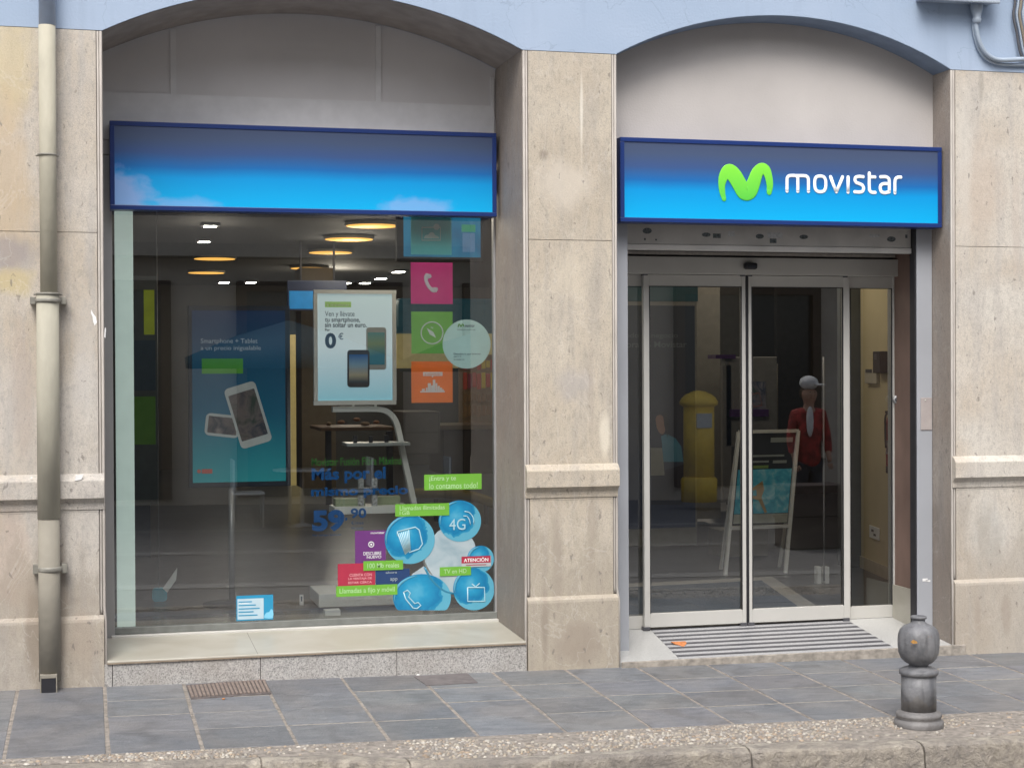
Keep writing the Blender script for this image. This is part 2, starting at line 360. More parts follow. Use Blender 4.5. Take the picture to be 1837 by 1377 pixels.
def add_text(mb, s, x0, x1, y0, y1, Y, bold=0.0, th=.0008):
    """lettering whose bounding box fills the pixel box on plane y=Y"""
    cu = bpy.data.curves.new('t', 'FONT'); cu.body = s; cu.offset = bold; cu.resolution_u = 4; cu.extrude = 0
    o = bpy.data.objects.new('t', cu); COL.objects.link(o); bpy.context.view_layer.update()
    me = bpy.data.meshes.new_from_object(o.evaluated_get(bpy.context.evaluated_depsgraph_get()))
    vs = [v.co.copy() for v in me.vertices]; fs = [tuple(p.vertices) for p in me.polygons]
    bpy.data.objects.remove(o); bpy.data.curves.remove(cu); bpy.data.meshes.remove(me)
    if not vs: return mb
    a, b, c, d = rect(x0, x1, y0, y1, Y)
    xa, xb = min(v.x for v in vs), max(v.x for v in vs); ya, yb = min(v.y for v in vs), max(v.y for v in vs)
    return mb.add([(a+(v.x-xa)/(xb-xa)*(b-a), Y, c+(v.y-ya)/(yb-ya)*(d-c)) for v in vs], fs)

# ------------------------------------------------------------ key dimensions
XL0, XL1, XR0, XR1 = .09, 2.377, 2.935, 5.045       # window opening, door opening
YW, YD = .66, .69                                   # window glass, door glass
ZS = 3.468                                          # top of the stone, foot of the blue wall
def arcL(x): return 1.19+math.sqrt(max(0, 2.55**2-(x-1.2335)**2))
def arcR(x): return 1.522+math.sqrt(max(0, 2.2165**2-(x-3.99)**2))

# ------------------------------------------------------------ ground
def road():
    b = MB(); b.add([(-60, -60, -.9+.3), (60, -60, -.9+.3), (60, 60, -.9), (-60, 60, -.9)], [(0, 1, 2, 3)])
    return b
# one far ground sheet just under the road level, following the street's slope
def plane_sheet(x0, x1, y0, y1, dz, nx=1, ny=1):
    b = MB(); vs = []; fs = []
    for j in range(ny+1):
        for i in range(nx+1):
            x = x0+(x1-x0)*i/nx; y = y0+(y1-y0)*j/ny; vs.append((x, y, gz(x, y)+dz))
    for j in range(ny):
        for i in range(nx): a = j*(nx+1)+i; fs.append((a, a+1, a+nx+2, a+nx+1))
    return b.add(vs, fs)
M_ROAD = mat('road_setts', (.19, .18, .17), .8, var=.25, scale=18, bump=.6, bscale=40)
struct(plane_sheet(-80, 80, -80, .0, -.17).build('road', M_ROAD))

for i_, yb2 in enumerate((-4.3, -7.4, -10.3)): struct(plane_sheet(-40, 40, yb2-.35, yb2, -.165).build('paving_band', mat('paving_band', (.27, .26, .245), .7, var=.2, scale=10, bump=.4)))
# kerb and pavement lines read on the ground plane
KB = [(-3, -1.50)]+[tuple(G(*a)[:2]) for a in ((600, 1351), (775, 1362), (1025, 1351), (1217, 1337), (1622, 1323), (1837, 1316.6))]
KF = [(-3, -1.64)]+[(1.0, -1.80)]+[tuple(G(*a)[:2]) for a in ((775, 1374), (1035, 1361), (1217, 1350), (1521, 1344), (1837, 1328))]
def interp(L, x):
    L = sorted(L)
    if x <= L[0][0]: return L[0][1]
    for a, b in zip(L, L[1:]):
        if x <= b[0]: return a[1]+(b[1]-a[1])*(x-a[0])/(b[0]-a[0])
    return L[-1][1]
kb = lambda x: min(interp(KB, x), -1.58)
kf = lambda x: min(interp(KF, x), kb(x)-.10)
def set_tone(o, tones, nper):
    me = o.data; at = me.color_attributes.new('tone', 'FLOAT_COLOR', 'CORNER')
    arr = np.zeros((len(me.loops), 4), np.float32); i = 0
    arr[:, 3] = 1
    for pi, p in enumerate(me.polygons):
        c = tones[pi//nper]; arr[p.loop_start:p.loop_start+p.loop_total, :3] = c
    at.data.foreach_set('color', arr.ravel())
# mortar bed under slabs
struct(plane_sheet(-6, 12, -1.62, .0, -.0025).build('pavement_bed', M_MORTAR))
jx = [-2.1, -1.66, -1.22, -.80, -.36, .078, .487]+[.487+.4235*k for k in range(1, 22)]
jy = [.0, -.40, -.752, -1.10, -1.49]
b = MB(); tones = []
for i in range(len(jx)-1):
    xa, xb = jx[i]+.009, jx[i+1]-.009
    rows = [(jy[k], jy[k+1]) for k in range(4)] if i >= 5 else [(0, -.95), (-.95, -1.49)] if i != 4 else [(0, -1.49)]
    for (ya, yb) in rows:
        o = random.uniform(-.006, .006); sk = random.uniform(-.004, .004)
        P4 = [(xa+sk, yb+.0035), (xb+sk*.5, yb+.0035+o*.5), (xb, ya-.0035+o*.4), (xa, ya-.0035)]
        dz = random.uniform(-.0015, .0015)
        b.hexa([(x, y, gz(x, y)-.03) for x, y in P4], [(x, y, gz(x, y)+dz) for x, y in P4])
        t = random.uniform(.86, 1.14); tones.append((t, t*random.uniform(.98, 1.01), t*random.uniform(.95, 1.03)))
o = struct(b.build('pavement', M_SLATE, bevel=.003)); set_tone(o, tones, 6)
# the thin cement ridges in the cross joints
b = MB()
for y in jy[1:4]:
    for i in range(5, len(jx)-1):
        if random.random() < .75:
            x0, x1 = jx[i]+.01, jx[i+1]-.01
            b.hexa([(x0, y-.004, gz(x0, y)-.01), (x1, y-.004, gz(x1, y)-.01), (x1, y+.004, gz(x1, y)-.01), (x0, y+.004, gz(x0, y)-.01)],
                   [(x0, y-.003, gz(x0, y)+.001), (x1, y-.003, gz(x1, y)+.001), (x1, y+.003, gz(x1, y)+.001), (x0, y+.003, gz(x0, y)+.001)])
struct(b.build('pavement_joints', M_JOINT))
# pebble strip
vs = []; fs = []
xs = np.arange(-3, 9, .1)
for x in xs: vs += [(x, -1.49, gz(x, -1.49)-.001), (x, kb(x)+.004, gz(x, kb(x))-.004)]
b = MB(); b.add(vs, [(2*i, 2*i+1, 2*i+3, 2*i+2) for i in range(len(xs)-1)])
struct(b.build('verge_bed', M_MORTAR))
b = MB(); tones = []; rnd = random.Random(3)
def clump(x, y): return math.sin(x*2.3+1)+math.sin(x*5.1+y*4)+math.sin(x*1.1-y*3)
palette = [(.55, .48, .38), (.62, .58, .50), (.42, .33, .25), (.30, .28, .27), (.50, .36, .24), (.36, .35, .34), (.70, .66, .60), (.45, .40, .33), (.26, .22, .19)]
oct_v = None
def pebble(b, c, a, bb, h, ang):
    vs = [(0, 0, 1)]; n = 7
    for j, (r_, z_) in enumerate(((.62, .78), (1, .15), (.9, -.5))):
        for k in range(n): an = 2*math.pi*(k+.5*j)/n; vs.append((r_*math.cos(an), r_*math.sin(an), z_))
    fs = [(0, 1+k, 1+(k+1) % n) for k in range(n)]
    for j in range(2):
        q = 1+j*n
        for k in range(n): fs.append((q+k, q+n+k, q+n+(k+1) % n, q+(k+1) % n))
    ca, sa = math.cos(ang), math.sin(ang)
    b.add([(c[0]+x*a*ca-y*bb*sa, c[1]+x*a*sa+y*bb*ca, c[2]+z*h) for x, y, z in vs], fs, True)
x = -.75
placed = []
for t in range(9000):
    x = rnd.uniform(-.75, 5.7); y0 = kb(x)+.012; y = rnd.uniform(y0, -1.505)
    a = rnd.choice((.007, .008, .010, .012, .015))*rnd.uniform(.8, 1.2); bb = a*rnd.uniform(.5, .8)
    if clump(x, y) < -.2 and rnd.random() < .9: continue
    key = (int(x/.05), int(y/.05)); ok = True
    placed_near = [q for q in grid.get(key, [])] if False else None
    placed.append((x, y, a, bb))
# thin out overlaps on a coarse grid
grid = {}; keep = []
for (x, y, a, bb) in placed:
    k = (int(x/.03), int(y/.03)); ok = True
    for i in (-1, 0, 1):
        for j in (-1, 0, 1):
            for (u, v, w) in grid.get((k[0]+i, k[1]+j), ()):
                if (u-x)**2+(v-y)**2 < ((w+a)*.72)**2: ok = False
    if ok: grid.setdefault(k, []).append((x, y, a)); keep.append((x, y, a, bb))
for (x, y, a, bb) in keep:
    pebble(b, (x, y, gz(x, y)-.004), a, bb, rnd.uniform(.006, .010), rnd.gauss(0, .5)); c = rnd.choice(palette); t = rnd.uniform(.55, .9)
    tones.append(tuple((.6*q+.4*g)*t for q, g in zip(c, (.42, .37, .31))))
o = b.build('pebble_paving', M_PEB, fixn=False); set_tone(o, tones, 21); struct(o, 'stuff')
# kerb stones
b = MB()
cuts = [-3.2, -1.9, -.6, .72, G(775, 1366)[0]-.1, G(1345, 1345)[0], G(1643, 1330)[0], G(1832, 1320)[0], 5.6, 6.9, 8.2]
for xa, xb in zip(cuts, cuts[1:]):
    n = 12; top = []; j0 = random.uniform(-.008, .008)
    xa += .004; xb -= .004
    rows = []
    for i in range(n+1):
        x = xa+(xb-xa)*i/n; yb_, yf_ = kb(x)-.004+j0*.3, kf(x)+random.uniform(-.006, .006)
        zt = gz(x, yb_)+.002; e = .02+.008*math.sin(i*2.1+xa)+random.uniform(-.003, .003)
        if i in (0, n): e += .012
        # back bottom, back top, mid top, rounded nose, front, foot
        rows.append([(x, yb_, zt-.2), (x, yb_, zt-.003), (x, (yb_+yf_)/2, zt+.003), (x, yf_+e, zt), (x, yf_+e*.25, zt-e*.45),
                     (x, yf_, zt-e*1.1), (x, yf_-.006+random.uniform(-.004, .004), zt-.09), (x, yf_-.012, zt-.24)])
    vs = [p for r_ in rows for p in r_]; q = 8
    fs = [(i*q+k, i*q+(k+1) % q, (i+1)*q+(k+1) % q, (i+1)*q+k) for i in range(n) for k in range(q)]
    fs += [tuple(range(q)), tuple(range(n*q+q-1, n*q-1, -1))]
    b.add(vs, fs)
struct(b.build('kerb', M_KERB))

b = MB()
for x in cuts[1:-1]:
    b.hexa([(x-.014, kf(x)+.004, gz(x, kf(x))-.24), (x+.014, kf(x)+.004, gz(x, kf(x))-.24), (x+.014, kb(x), gz(x, kb(x))-.24), (x-.014, kb(x), gz(x, kb(x))-.24)],
           [(x-.014, kf(x)+.022, gz(x, kf(x))-.010), (x+.014, kf(x)+.022, gz(x, kf(x))-.010), (x+.014, kb(x), gz(x, kb(x))-.006), (x-.014, kb(x), gz(x, kb(x))-.006)])
struct(b.build('kerb_mortar', M_MORTAR))

# ------------------------------------------------------------ the shop building
BLD = thing('shop_building', 'corner shop front with blue upper wall, two shallow arches and marble pillars', 'building', (2.6, 0, 0))
def grid_wall(arc, x0, x1, y0, y1, ztop, n=48):
    b = MB(); xs = [x0+(x1-x0)*i/n for i in range(n+1)]; vs = []
    for x in xs: z = arc(x); vs += [(x, y0, z), (x, y0, ztop), (x, y1, ztop), (x, y1, z)]
    fs = []
    for i in range(n):
        a = i*4; c = a+4; fs += [(a, c, c+1, a+1), (a+2, c+2, c+3, a+3), (a, a+3, c+3, c)]
    return b.add(vs, fs)
ZT = 7.2
wb = MB()
for (x0, x1, arc) in ((XL0, XL1, arcL), (XR0, XR1, arcR)):
    g_ = grid_wall(arc, x0, x1, 0, .62, ZT); wb.add(g_.v, g_.f)
for (x0, x1) in ((-5, XL0), (XL1, XR0), (XR1, 13)):
    wb.add([(x0, 0, ZS), (x1, 0, ZS), (x1, 0, ZT), (x0, 0, ZT), (x0, .62, ZS), (x1, .62, ZS), (x1, .62, ZT), (x0, .62, ZT)],
           [(0, 1, 2, 3), (5, 4, 7, 6), (0, 4, 5, 1), (3, 2, 6, 7)])
wb.build('wall', M_BLUE, BLD, fixn=False)
def soffit(arc, x0, x1, y0, y1, mt, n=48):
    b = MB(); vs = []
    for i in range(n+1):
        x = x0+(x1-x0)*i/n; z = arc(x); vs += [(x, y0, z-.004), (x, y1, z-.004), (x, y1, z+.02), (x, y0, z+.02)]
    fs = [(i*4+k, (i+1)*4+k, (i+1)*4+(k+1) % 4, i*4+(k+1) % 4) for i in range(n) for k in range(4)]
    return b.add(vs, fs, False).build('arch_soffit', mt, BLD)
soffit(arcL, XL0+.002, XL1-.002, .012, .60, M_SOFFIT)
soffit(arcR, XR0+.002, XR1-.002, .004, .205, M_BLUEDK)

# pillars ------------------------------------------------------------
zm = [P(1027, y, -.01)[2] for y in (836, 842, 874, 881, 893)]      # moulding levels
ZB = P(1027, 1072, -.01)[2]                                        # top of the base block
ZJ = P(1027, 431, 0)[2]                                            # slab joint
def pillar(x0, x1, mt, eL, eR, zbot):
    """x0,x1: pillar width; eL/eR: True where an opening edge carries the bead"""
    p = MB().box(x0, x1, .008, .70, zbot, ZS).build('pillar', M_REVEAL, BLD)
    fx0 = x0+(.034 if eL else 0); fx1 = x1-(.034 if eR else 0)
    bx0 = x0+(.012 if eL else 0); bx1 = x1-(.012 if eR else 0)
    # facing slabs
    b = MB(); b.box(fx0, fx1, -.002, .008, zm[4]-.01, ZJ-.0015); b.box(fx0, fx1, -.002, .008, ZJ+.0015, ZS-.004)
    b.box(fx0, fx1, -.002, .008, ZB+.004, zm[4]-.011)
    b.build('facing', mt, p, bevel=.0012)
    # base block with chamfered top
    prof = [(.008, zbot), (-.03, zbot), (-.03, ZB-.02), (-.027, ZB-.006), (-.018, ZB), (-.004, ZB+.012), (.008, ZB+.012)]
    MB().profile_x(prof, bx0, bx1).build('base_block', mt, p)
    # string moulding
    prof = [(.008, zm[4]+.002), (-.008, zm[4]+.004), (-.012, zm[3]), (-.030, zm[2]), (-.046, zm[2]+.006), (-.046, zm[1]-.006), (-.044, zm[1]),
            (-.020, zm[0]+.006), (-.006, zm[0]+.012), (.008, zm[0]+.014)]
    MB().profile_x(prof, bx0-(.006 if eL else 0), bx1+(.006 if eR else 0)).build('string_moulding', mt, p, bevel=.001)
    # beads up the opening edges, jogging outwards at the base
    for e, xe, sg in ((eL, x0, 1), (eR, x1, -1)):
        if not e: continue
        b = MB(); g = MB()
        for r_, off in ((.0075, .0095), (.0055, .0245)):
            pts = [(xe+sg*off, .004, ZS-.004), (xe+sg*off, .004, ZB+.05), (xe+sg*(off-.002), 0, ZB+.02), (xe+sg*(off-.006), -.012, ZB-.02), (xe+sg*(off-.006), -.014, zbot)]
            if off > .02: pts = pts[:3]
            b.tube(pts, r_, 8)
        g.box(min(xe+sg*.001, xe+sg*.034), max(xe+sg*.001, xe+sg*.034), .0055, .0078, ZB, ZS-.005)
        b.build('edge_bead', M_MOULD, p); g.build('edge_groove', M_GROOVE, p)
    return p
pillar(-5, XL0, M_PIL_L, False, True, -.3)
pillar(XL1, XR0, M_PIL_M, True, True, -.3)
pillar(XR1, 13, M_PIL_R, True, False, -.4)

PL = [o for o in BLD.children if o.name.startswith('pillar')]
for pts_, pi_ in (([(164, 555), (167, 562), (172, 568), (174, 578), (170, 584), (167, 577), (166, 568), (163, 561)], 0), ([(136, 852), (150, 850), (146, 860), (134, 862)], 0), ([(188, 588), (190, 588), (189, 606), (187, 604)], 0), ([(55, 855), (58, 855), (58, 858), (55, 858)], 0)):
    MB().pp(pts_, -.049 if pts_[0][1] > 840 else -.0035, .0015 if pts_[0][1] < 840 else .0035).build('paint_fleck', WHITE, PL[pi_])
# window opening ------------------------------------------------------
zgb = P(500, 1113, YW)[2]           # bottom of the glass
zfb = P(205, 1136, YW-.02)[2]
# tympanum above the sign on the window side: a grey panel behind the arch with pale battens and a paler band along its bottom
b = MB(); n = 40; vs = []
for i in range(n+1):
    x = XL0+(XL1-XL0)*i/n; vs += [(x, .625, 2.9), (x, .625, arcL(x)+.03)]
b.add(vs, [(2*i, 2*i+2, 2*i+3, 2*i+1) for i in range(n)]); b.box(XL0, XL1, .630, .70, 2.9, 3.9)
ty = b.build('tympanum', M_TYMPG, BLD, fixn=False)
bt = MB()
for px in (311, 679):
    x = P(px, 140, .62)[0]; bt.box(x-.016, x+.016, .618, .6245, 2.95, arcL(x)-.01)
x0, _, z0, z1 = rect(238, 880, 180, 235, .62)
bt.box(XL0+.002, XL1-.03, .614, .6245, 2.98, P(500, 176, .62)[2]); bt.box(XL1-.03, XL1-.012, .612, .6245, 2.95, arcL(XL1)-.05)  # wide paler band along the bottom, and an upright at the right
bt.build('batten_band', M_BATTEN, ty)
zws = P(500, 300, YW)[2]
win = MB()
xw0, xw1 = P(203, 700, YW-.03)[0], XL1
win.box(XL0, xw0, YW-.035, YW+.03, .15, 2.89)
win.box(xw0, XL1, YW-.03, YW+.03, 2.72, 2.86)
win.box(XL1-.012, XL1, YW-.02, YW+.03, .15, 2.9)
WF = win.build('window_frame', M_ALUG, BLD, bevel=.002)
MB().box(xw0, XL1, YW-.022, YW+.02, zgb-.035, zgb+.001).build('bottom_bead', mat('weathered_grey_profile', (.20, .21, .20), .45, .2, var=.12, scale=20), WF, bevel=.002)
MB().box(xw0-.02, XL1, YW-.06, YW+.03, zgb-.14, zgb-.037).build('bottom_rail', M_ALU, WF, bevel=.003)
MB().add([(xw0, YW, zgb), (XL1-.01, YW, zgb), (XL1-.01, YW, 2.8), (xw0, YW, 2.8)], [(0, 1, 2, 3)]).build('glass_pane', M_GLASS, WF, fixn=False)
# sill and granite plinth
zsb, zsf = P(500, 1131, YW-.06)[2], P(570, 1167.5, -.03)[2]
sill = MB().profile_x([(YW-.05, zsb), (-.03, zsf), (-.034, zsf-.004), (-.034, zsf-.017), (YW-.05, zsf-.017)], XL0+.003, XL1-.003)
sl_ = sill.build('window_sill', M_MARB, BLD)
xj = P(455, 1150, .2)[0]
MB().add([(xj-.001, -.031, zsf+.0006), (xj+.0015, -.031, zsf+.0006), (xj+.0015, YW-.06, zsb+.0006), (xj-.001, YW-.06, zsb+.0006)], [(0, 1, 2, 3)]).build('sill_joint', M_GROOVE, sl_, fixn=False)
MB().box(XL0+.003, XL1-.003, -.0355, -.0335, zsf-.017, zsf-.009).build('sill_edge', mat('sill_edge_brown', (.25, .20, .15), .6, var=.2), sl_)
b = MB()
for xa, xb in ((XL0-.02, XL0+.028), (XL0+.031, P(466, 1200)[0]), (P(466, 1200)[0]+.003, P(710, 1190)[0]), (P(710, 1190)[0]+.003, XL1+.004)):
    b.box(xa, xb, -.026, .60, -.2, zsf-.018)
b.build('plinth', M_GRAN, BLD, bevel=.0015)

# door opening --------------------------------------------------------
YT = .21
b = MB(); n = 40; vs = []
ztb = P(1400, 330, YT)[2]
for i in range(n+1):
    x = XR0+(XR1-XR0)*i/n; vs += [(x, YT, ztb), (x, YT, arcR(x)+.03), (x, .5, arcR(x)+.03), (x, .5, ztb)]
fs = []
for i in range(n):
    a = i*4; c = a+4; fs += [(a, c, c+1, a+1), (a, a+3, c+3, c)]
b.add(vs, fs); b.build('tympanum', M_TYMP, BLD, fixn=False)
YG_ = .22
xg0 = P(1127, 700, YG_)[0]; xg1 = P(1645, 700, YG_)[0]
MB().box(XR0, xg0, YG_, YG_+.06, P(1120, 1178, YG_)[2], 2.8).box(xg0-.028, xg0-.001, YG_+.08, YD+.05, 0, 2.8).build('shutter_guide', M_GUIDE, BLD, bevel=.003)
gd = MB().box(xg1, XR1-.002, YG_, YG_+.07, 0.0, 2.8).build('shutter_guide', M_GUIDE, BLD, bevel=.003)
MB().box(xg1-.010, xg1-.001, YG_+.006, YG_+.07, 0.03, 2.75).build('guide_slot', M_BLACK, gd)
xi = XR1-.022
jb = MB().box(xi, XR1-.003, YG_+.075, YD+.03, 0.02, 2.75).build('door_reveal', mat('brown_reveal', (.19, .125, .10), .6, var=.18, scale=6, stretch=(1, 1, .5)), BLD)
b = MB(); a_, b_, c_, d_ = rect(1612, 1636, 1075, 1105, .5)
MB().box(xi-.012, xi-.001, .36, YD-.01, .0, .28).build('skirting', M_MARB, jb)
# keypad plate and lock
b = MB(); x0, x1, z0, z1 = rect(1652, 1672, 713, 771, YG_-.006); b.box(x0, x1, YG_-.006, YG_-.0005, z0, z1)
pl = b.build('cover_plate', mat('plate_beige', (.38, .34, .33), .5, var=.08), gd, bevel=.002)
b = MB(); q = P(1660, 718, YG_-.008); b.ball(q, (.005, .003, .005)); b.build('screw', M_ALU, pl)
b = MB(); b.pr(1655, 1664, 1037, 1042, YG_-.002, .001).pr(1661, 1669, 1040, 1043, YG_-.002, .001); b.build('paint_scratch', WHITE, gd)
# roller shutter bottom section, lowered a little below the sign
zs0 = P(1380, 451.5, .27)[2]
sh = MB(); sh.box(XR0+.01, xg1-.012, .27, .30, zs0+.035, 2.75).box(xg0-.005, xg1-.012, .262, .31, zs0, zs0+.034)
sh_ = sh.build('roller_shutter', mat('shutter_grey', (.47, .455, .43), .45, .1, var=.1, scale=8), BLD, bevel=.003)
b = MB()
rr_ = random.Random(5)
for (x, y, w, h) in ((1161, 414, 17, 11), (1267, 421, 16, 8), (1286, 423, 14, 8), (1363, 424, 15, 9), (1442, 425, 16, 8), (1387, 432, 12, 8), (1599, 429, 16, 10), (1157, 429, 3, 4), (1177, 430, 3, 3), (1626, 424, 4, 6)):
    b = MB(); b.pd(x, y, w/2, h/2, .2692, .0006, 10) if w > 14.5 else b.pr(x-w/2, x+w/2, y-h/2, y+h/2, .2692, .0006)
    b.build('grime_spot', mat('grime', (.10, .115, .12), .8, var=.5, scale=90), sh_)
for a4 in ((1377, 1404, 417, 427), (1306, 1318, 415, 424), (1560, 1578, 420, 426)):
    MB().pr(*a4, .269, .0004).build('old_tape', mat('old_tape', (.45, .46, .46), .6, var=.2, scale=60), sh_)
# header, frame, leaves
zh0, zh1 = P(1340, 493, YD-.06)[2], P(1340, 462, YD-.06)[2]
xd0, xd1 = xg0-.02, P(1610, 700, YD)[0]
FRD = MB()
FRD.box(xd0, xd1+.03, YD-.07, YD+.10, zh0, zh1)
FRD.box(P(1600, 700, YD)[0], xd1, YD-.02, YD+.06, P(1605, 1108, YD)[2], zh0-.001)
FRD.box(xd0, xd1, YD-.01, YD+.05, zh0-.073, zh0-.0005)
DF = FRD.build('door_frame', M_ALU, BLD, bevel=.003)
MB().box(xd0, xi-.002, YD-.0, YD+.2, zh1+.001, 2.76).build('header_gap', M_DKGREY, DF)
MB().box(xd0, xi-.02, YD-.075, YD-.001, zh1+.012, zh1+.03).build('header_trim', M_MOULD, DF)
q = P(1347, 477, YD-.10)
b = MB(); b.box(q[0]-.042, q[0]+.042, YD-.115, YD-.071, q[2]-.02, q[2]+.02); b.build('motion_sensor', M_BLACK, DF, bevel=.012)
b = MB(); b.box(q[0]-.028, q[0]+.028, YD-.117, YD-.1155, q[2]-.012, q[2]+.004); b.build('sensor_lens', mat('lens', (.03, .035, .05), .08, var=.05), DF)
def leaf(name, x0, x1, sl_w, sr_w, y0, zt, zb, rt_, rb_, gx=0):
    """x in px; frame leaf with stiles and rails, plus its pane"""
    a = P(x0, 700, y0)[0]; b2 = P(x1, 700, y0)[0]; k = (b2-a)/(x1-x0); f_ = MB()
    d = .035
    if sl_w: f_.box(a, a+sl_w*k, y0, y0+d, zb, zt)
    if sr_w: f_.box(b2-sr_w*k, b2, y0, y0+d, zb, zt)
    f_.box(a+sl_w*k, b2-sr_w*k, y0+.001, y0+d-.001, zt-rt_, zt); f_.box(a+sl_w*k, b2-sr_w*k, y0+.001, y0+d-.001, zb, zb+rb_)
    o = f_.build(name, M_ALU, BLD, bevel=.002)
    gl = MB().add([(a+sl_w*k, y0+.017, zb+rb_-.005), (b2-sr_w*k, y0+.017, zb+rb_-.005), (b2-sr_w*k, y0+.017, zt-rt_+.005), (a+sl_w*k, y0+.017, zt-rt_+.005)], [(0, 1, 2, 3)])
    gl.build('glass_pane', M_GLASSD, o, fixn=False)
    s_ = MB(); s_.box(a+sl_w*k, a+sl_w*k+.005, y0-.0012, y0+.010, zb+rb_, zt-rt_).box(b2-sr_w*k-.005, b2-sr_w*k, y0-.0012, y0+.010, zb+rb_, zt-rt_)
    s_.box(a+sl_w*k, b2-sr_w*k, y0-.0012, y0+.010, zt-rt_-.004, zt-rt_); s_.build('gasket', M_BLACK, o)
    return o
zdt = zh0-.003; ztop_g = P(1340, 515, YD)[2]; zbg = P(1340, 1092, YD-.04)[2]; zbb = P(1340, 1116.5, YD-.04)[2]
L1 = leaf('sliding_door', 1155, 1338, 10, 7, YD-.05, zdt, zbb, zdt-ztop_g, zbg-zbb)
L2 = leaf('sliding_door', 1343, 1524, 5.5, 11, YD-.05, zdt, zbb, zdt-ztop_g, zbg-zbb)
zbg2 = P(1560, 1086, YD)[2]; zbb2 = P(1560, 1108, YD)[2]
F1 = leaf('fixed_panel', 1120, 1156, 0, 1, YD-.005, zdt, zbb2, zdt-ztop_g, zbg2-zbb2)
F2 = leaf('fixed_panel', 1520, 1601, 5, 0, YD-.005, zdt, zbb2, zdt-ztop_g, zbg2-zbb2)
for o_, px0, px1 in ((L1, 1338, 1340.5), (L2, 1340.6, 1343)):
    a, b2 = P(px0, 700, YD-.05)[0], P(px1, 700, YD-.05)[0]
    MB().box(a+.0005, b2-.0005, YD-.052, YD-.02, zbb, zdt+.002).build('gap_strip', M_BLACK, o_)  # dark strips filling the gap between the leaves
a, b2 = P(1509.5, 700, YD-.05)[0], P(1512.5, 700, YD-.05)[0]
for o_, px in ((L1, 1160), (L1, 1334), (L2, 1347), (L2, 1518)):
    x = P(px, 1118, YD-.05)[0]
    MB().box(x-.022, x+.022, YD-.058, YD-.012, zbb-.018, zbb+.004).build('guide_shoe', M_DKGREY, o_, bevel=.002); MB().box(x-.016, x+.016, YD-.054, YD-.012, zdt-.006, zdt+.008).build('guide_shoe', M_DKGREY, o_, bevel=.002)
q = P(1608, 716, YD-.03)
b = MB(); b.tube([(q[0], YD-.045, q[2]), (q[0]+.0, YD-.021, q[2])], .026, 20); lk = b.build('key_switch', M_ALUG, DF)
b = MB(); b.tube([(q[0]-.003, YD-.049, q[2]), (q[0]-.003, YD-.0455, q[2])], .016, 16); b.build('switch_face', M_DKGREY, DF)

# entrance ramp: granite cheeks, striped grip inlay, stone edge
zr1 = zbb-.02; kr = (zr1-(.0))/(YD-.06+.02)
def rz(y): return .0+kr*(y+.02)
def RP(px, py):
    d = ray(px, py); t = (.0+kr*(CAM[1]+.02)-CAM[2])/(d[2]-kr*d[1]); return CAM+t*d
E_ = [(XR0+.001, -.03), (XR1-.001, -.03), (XR1-.001, YD+.2), (XR0+.001, YD+.2)]
b = MB(); b.hexa([(x, y, -.15) for x, y in E_], [(x, y, rz(y)) for x, y in E_])
ramp = b.build('entrance_ramp', mat('pale_terrazzo', (.46, .46, .45), .3, var=.25, scale=160), BLD)
TL, TR, BR, BL = RP(1166, 1128), RP(1516, 1110), RP(1612, 1166), RP(1222, 1184)
BR[1] = max(BR[1], -.02); BL[1] = max(BL[1], -.02)
ns = 8; dk = MB(); li = MB()
def quad_on(b, a0, a1, hgt):
    l0 = TL+(BL-TL)*a0; l1 = TL+(BL-TL)*a1; r0_ = TR+(BR-TR)*a0; r1_ = TR+(BR-TR)*a1
    b.hexa([(p[0], p[1], rz(p[1])-.004) for p in (l1, r1_, r0_, l0)], [(p[0], p[1], rz(p[1])+hgt) for p in (l1, r1_, r0_, l0)])
for i in range(ns):
    quad_on(dk, i/ns, (i+.45)/ns, .0030); quad_on(li, (i+.45)/ns+.0005, (i+1)/ns-.0005, .0022)
dk.build('grip_strip', M_DKGREY, ramp); li.build('grip_strip', mat('silver_grit', (.40, .40, .41), .5, .1, var=.35, scale=200), ramp)
b = MB(); b.box(XR0+.002, XR1+.07, -.050, -.031, -.15, .006); b.build('ramp_nosing', mat('nosing_stone', (.30, .27, .235), .8, var=.3, scale=30, bump=.4), ramp, bevel=.004)

# ------------------------------------------------------------ shop interior
FZ = .135; CZ = 3.0; YB = 17.0
struct(MB().box(-2.5, 11.5, YD+.06, YB, FZ-.1, FZ).build('shop_floor', mat('grey_floor_tiles', (.085, .09, .10), .3, var=.2, scale=3)))
b = MB(); b.box(-5, 13, .70, YB+.3, CZ, CZ+.3); b.build('ceiling', mat('dark_ceiling', (.085, .085, .085), .8, var=.1), BLD)
b = MB(); b.box(-2.7, 11.7, YB, YB+.2, -.2, CZ); b.build('back_wall', mat('brown_back_wall', (.105, .10, .09), .8, var=.15, scale=1.2), BLD)
for x0 in (-2.7, 11.5): MB().box(x0, x0+.2, .7, YB, -.2, CZ).build('side_wall', mat('taupe_wall', (.11, .11, .11), .8), BLD)
wl = H(1603, 1043, FZ); wr = H(1545, 1017, FZ)
def wallpiece(name, p, q, th, z0, z1, mt, parent):
    d = Vector((q[0]-p[0], q[1]-p[1], 0)).normalized(); n_ = Vector((d.y, -d.x, 0))*th
    P4 = [(p[0], p[1]), (q[0], q[1]), (q[0]+n_.x, q[1]+n_.y), (p[0]+n_.x, p[1]+n_.y)]
    return MB().hexa([(x, y, z0) for x, y in P4], [(x, y, z1) for x, y in P4]).build(name, mt, parent)
pw = (wl[0]-(wr[0]-wl[0])*1.4, wl[1]-(wr[1]-wl[1])*1.4)
BW = wallpiece('partition_wall', pw, wr, .12, FZ, CZ, YWALL, BLD)
